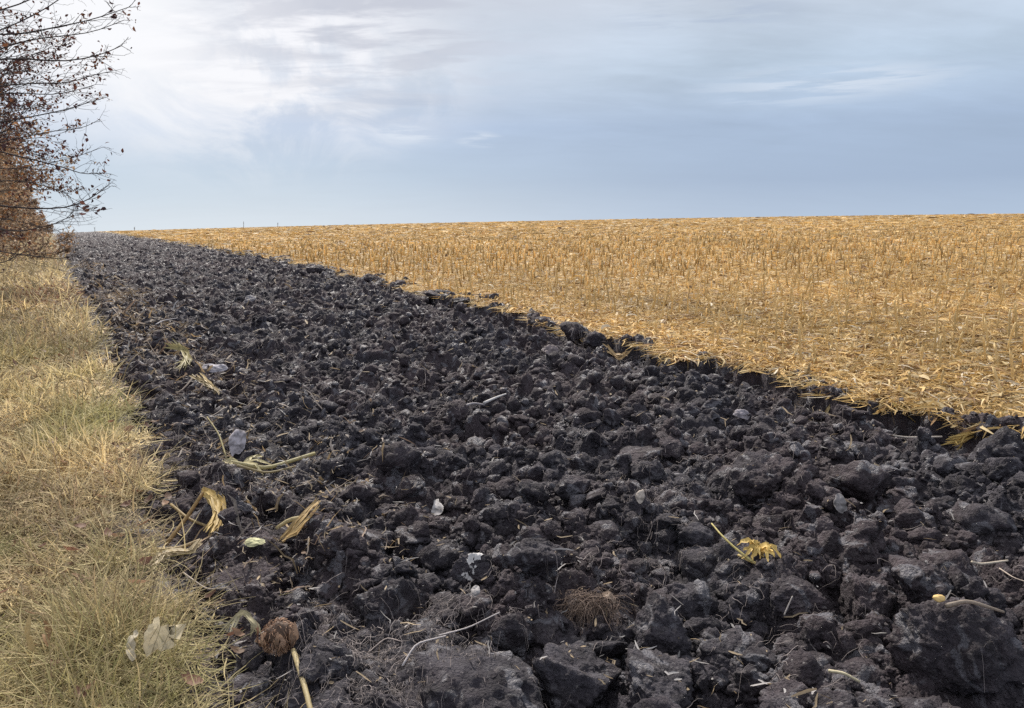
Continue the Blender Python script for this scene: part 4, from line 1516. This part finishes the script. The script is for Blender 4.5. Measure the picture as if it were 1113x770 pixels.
def crust(b):
    r2 = np.random.default_rng(12)
    D = ICO[5][0]; Fc = ICO[5][1]
    fc = (D[Fc].mean(1))
    th = norm(np.array([.02, -.75, .72]))
    nz = vn3(fc * 3.2 + 2, 88) + .6 * vn3(fc * 8 + 1, 89)
    u = fc[:, 0] - .0 - .35 * (fc[:, 2] - .5)
    sel = (fc @ th > .45) & (np.abs(u) < .30 + .5 * nz) & (nz > -.12)
    used = np.unique(Fc[sel]); mp = -np.ones(len(D), int); mp[used] = np.arange(len(used))
    Vs = V[used] + norm(D[used]) * .003
    b.add(Vs, mp[Fc[sel]], None, (.48, .46, .46))


part(R, 'white_crust', crust, M_PALE, 'torn white crust')

# pale dry leaf in the grass at the front
p, m = place(168, 735, .0, 'verge')
R = root_empty('pale_dry_leaf', p, 'large pale grey green dry leaf with torn lobes lying in the verge grass', 'leaf')


def lobes(b):
    leaf(b, [(.0, -.02, .09), (.035, .02, .135), (.09, .03, .13)], .040, (.58, .49, .33), (.1, -1, .6), .2, .009, 1, shape=[.5, 1, 1, .75])
    leaf(b, [(-.0, -.02, .09), (-.012, .03, .14), (-.014, .08, .16)], .024, (.58, .49, .33), (.1, -1, .5), .15, .004, 2, shape=[.6, 1, .9, .4])
    leaf(b, [(-.05, -.03, .08), (-.075, .01, .12), (-.08, .05, .13)], .02, (.50, .44, .34), (-.2, -1, .5), .3, .004, 3, shape=[.5, 1, .9, .3])


part(R, 'leaf_blade', lobes, M_HUSK)
p, m = place(28, 725, .0, 'verge')
R = root_empty('brown_dock_leaf', p, 'narrow rust brown withered leaf lying in the verge grass', 'leaf')
part(R, 'leaf_blade', lambda b: (leaf(b, [(.10, -.02, .09), (.07, .04, .13), (.02, .09, .11)], .017, (.27, .16, .08), (.2, -1, .2), .3, .004, 3), leaf(b, [(.02, 0, .0), (.025, 0, .1), (.03, .0, .2)], .012, (.36, .28, .15), (.2, -1, .2), .3, .004, 5)), M_HUSK)

# yellow lump and its pale stick
p, m = place(1020, 664, .012)
R = root_empty('cob_fragment', p, 'small yellow maize cob fragment joined to a pale stick on a clod', 'cob fragment')
V = clod_shape(ICO[3][0], 66, .4, (1, .8, .8)) * np.array([.027, .02, .018])
b = Bag(); b.add(V + np.array([0, 0, .02]), ICO[3][1], None, (.66, .46, .20))
obj('cob', b.mesh('cob'), M_PALE, R)
part(R, 'stick', lambda b: stalk(b, line3([(6, -2), (26, -1), (60, 2)], [.02, .02, .01], p, m), .008, .004, (.36, .30, .25)), M_STALK)

# brown root tuft
p, m = place(642, 668, .0)
R = root_empty('root_tuft', p, 'brown tuft of bare maize roots standing out between two clods', 'root tuft')


def tuft(b):
    n = 330
    a = r.uniform(-1.3, 1.3, n); t = np.linspace(0, 1, 7)
    base = np.stack([r.normal(0, .055, n), r.uniform(-.03, .06, n), r.uniform(.0, .08, n)], -1)
    d = norm(np.stack([r.normal(0, .7, n), -.35 + r.normal(0, .3, n), r.normal(-.1, .6, n)], -1))
    P = base[:, None] + d[:, None] * (t[None] * r.uniform(.04, .13, (n, 1)))[..., None] + r.normal(0, .005, (n, 7, 3)).cumsum(1) + np.array([0, 0, -.05]) * (t ** 2)[None, :, None]
    tubes(b, P, r.uniform(.0006, .0019, (n, 1)) * np.linspace(1, .5, 7)[None], 4, np.array([[.19, .14, .115]]) * r.uniform(.4, 1.6, (n, 1)), cap=False)


part(R, 'roots', tuft, M_ROOT)
part(R, 'crown_husk', lambda b: [leaf(b, [(-.06 + .03 * q, .03, .05), (-.05 + .04 * q, .0, .09), (-.03 + .04 * q, -.03, .05)], .013, np.array((.24, .18, .14)) * (.7 + .15 * q), (0, -.6, 1), .3, .003, q) for q in (3,)], M_HUSK)


# sticks
def stick(px0, pts, lifts, r0, r1, tint, label, lift=.025):
    p, m = place(*px0, lift)
    b = Bag(); stalk(b, line3(pts, lifts, p, m), r0, r1, tint, 10, 6)
    o = obj('pale_root', b.mesh('pale_root'), M_ROOT)
    o.location = p
    return tag(o, label, 'root')


stick((1072, 626), [(-14, 6), (-6, -1), (18, -3)], [.01, .03, .03], .006, .004, (.46, .40, .33), 'short pale root curving over the rough clod near the cob fragment')
stick((1090, 628), [(-4, -2), (10, 6), (26, 10)], [.02, .02, .02], .003, .002, (.40, .33, .28), 'thin forked pale root lying past the short curved root')
stick((985, 480), [(-26, 5), (0, -1), (34, -2)], [.03, .04, .04], .008, .006, (.42, .37, .33), 'pale straight maize stalk lying along the foot of the furrow wall')
stick((905, 735), [(-4, -2), (10, 3), (26, 8)], [.03, .03, .02], .0055, .004, (.44, .39, .27), 'short greenish pale root on dark soil below the broad brown clod')
stick((540, 437), [(-14, 4), (0, -3), (10, -7)], [.04, .05, .06], .012, .006, (.46, .44, .44), 'pale grey root sliver in the middle of the strip')
stick((515, 442), [(-12, 2), (0, -2), (12, 0)], [.03, .05, .03], .012, .007, (.30, .28, .30), 'dull grey root sliver next to the pale sliver in mid strip')
stick((180, 350), [(-10, 4), (-2, 0), (12, -3)], [.03, .05, .03], .010, .005, (.36, .34, .36), 'short grey stem lying on the far part of the strip near the verge')
stick((520, 690), [(-40, 10), (-10, -4), (22, 0)], [.03, .05, .03], .003, .002, (.44, .40, .40), 'long thin white root draped over the clods near the squared block')
stick((470, 730), [(-30, 14), (-16, -8), (14, -16)], [.05, .09, .09], .0035, .002, (.44, .40, .40), 'thin white root curling over the broad bluish clod')
stick((855, 680), [(-3, 8), (0, 0), (4, -10)], [.0, .03, .07], .003, .002, (.42, .38, .36), 'tiny upright pale root on the broad brown clod')
stick((420, 700), [(-20, 12), (0, -2), (16, 10)], [.02, .05, .02], .0025, .0015, (.38, .32, .30), 'thin looping root below the rounded grey clod')
stick((225, 640), [(-22, -10), (0, 6), (20, 4)], [.04, .03, .02], .003, .002, (.38, .32, .27), 'thin brown root beside the smooth black clod')

# fan leaf near the front
p, m = place(262, 688, .01)
R = root_empty('torn_pale_leaf', p, 'torn pale leaf with hanging ribs below the smooth black clod', 'leaf')
part(R, 'leaf_blade', lambda b: [leaf(b, line3([(-20 + 3 * q, 2), (2, -18), (12 + 2 * q, -14 + 6 * q), (8 + 3 * q, 6)], [.02, .07, .05, .0], p, m), .006, np.array((.50, .45, .30)) * (.6 + .1 * q), (0, -.8, .6), .35, .003, q) for q in range(5)], M_HUSK)


# leaves and husks on the furrow wall
def edge_leaf(name, px, py, pts, lifts, w, n, tint, label, jit=.012):
    s, l = ground_at(px, py)
    x, y = to_xy(s, l); p = np.array([x, y, float(terr(s, l)) + .01]); m = math.sqrt(x * x + y * y + (EYE - p[2]) ** 2) / F_PX
    b = Bag()
    for q in range(n):
        Q = []
        for (dx, dy), lf in zip(pts, lifts):
            Q.append((dx * m, 0, -dy * m))
        Q = np.array(Q); Q[:, 1] += -np.linspace(0, .12, len(Q))
        leaf(b, Q + r.normal(0, jit, Q.shape), w * r.uniform(.7, 1.1), np.array(tint) * r.uniform(.75, 1.12), (.2, -.8, .7), .35, .003, q + px)
    o = obj(name, b.mesh(name), M_HUSK); o.location = p
    return tag(o, label, 'maize leaf')


edge_leaf('yellow_husk_leaf', 978, 444, [(-8, -4), (4, 4), (18, 17)], [0] * 3, .030, 1, (.66, .52, .20), 'broad yellow husk leaf hanging down the furrow wall', .002)
edge_leaf('drooping_leaf', 912, 430, [(10, 0), (-4, 4), (-14, 14), (-20, 26)], [0] * 4, .014, 2, (.44, .34, .18), 'long dull leaf drooping over the furrow wall, farther from the yellow leaf')
edge_leaf('drooping_leaf', 960, 436, [(-4, 0), (-6, 14), (-10, 24), (-18, 32)], [0] * 4, .012, 2, (.44, .34, .20), 'narrow tan leaf drooping beside the yellow husk leaf')
edge_leaf('straw_tangle', 1052, 462, [(32, -8), (12, 2), (-6, 12), (-24, 14)], [0] * 4, .009, 14, (.58, .42, .16), 'golden tangle of straw spilling over the furrow wall', .03)
edge_leaf('upright_husk', 873, 412, [(0, 2), (1, -8), (0, -18)], [0] * 3, .032, 2, (.62, .50, .32), 'pale oval husk standing upright at the field edge', .003)
edge_leaf('broad_pale_leaf', 992, 408, [(-20, 2), (-6, -3), (10, 1), (22, 4)], [0] * 4, .035, 2, (.60, .50, .38), 'broad pale leaf lying flat among the near stubs', .006)
edge_leaf('red_brown_leaf', 940, 392, [(-14, 2), (0, -2), (16, 2)], [0] * 3, .03, 2, (.22, .13, .11), 'dark reddish leaf lying on the golden litter', .006)
edge_leaf('red_brown_leaf', 1070, 418, [(-10, 2), (0, -2), (10, 2)], [0] * 3, .04, 2, (.20, .12, .11), 'dark reddish dirt streaked leaf near the straw tangle', .006)
edge_leaf('tan_husk_leaf', 668, 384, [(-12, -6), (-2, 2), (4, 8), (14, -2)], [0] * 4, .02, 4, (.42, .29, .15), 'tan husk leaves caught on the furrow wall next to the upright clod', .03)
edge_leaf('rusty_husk_leaf', 735, 391, [(12, -6), (0, 2), (-12, 8)], [0] * 3, .02, 3, (.46, .27, .14), 'rusty husk leaf on the rim of the furrow wall past the tan leaves', .02)
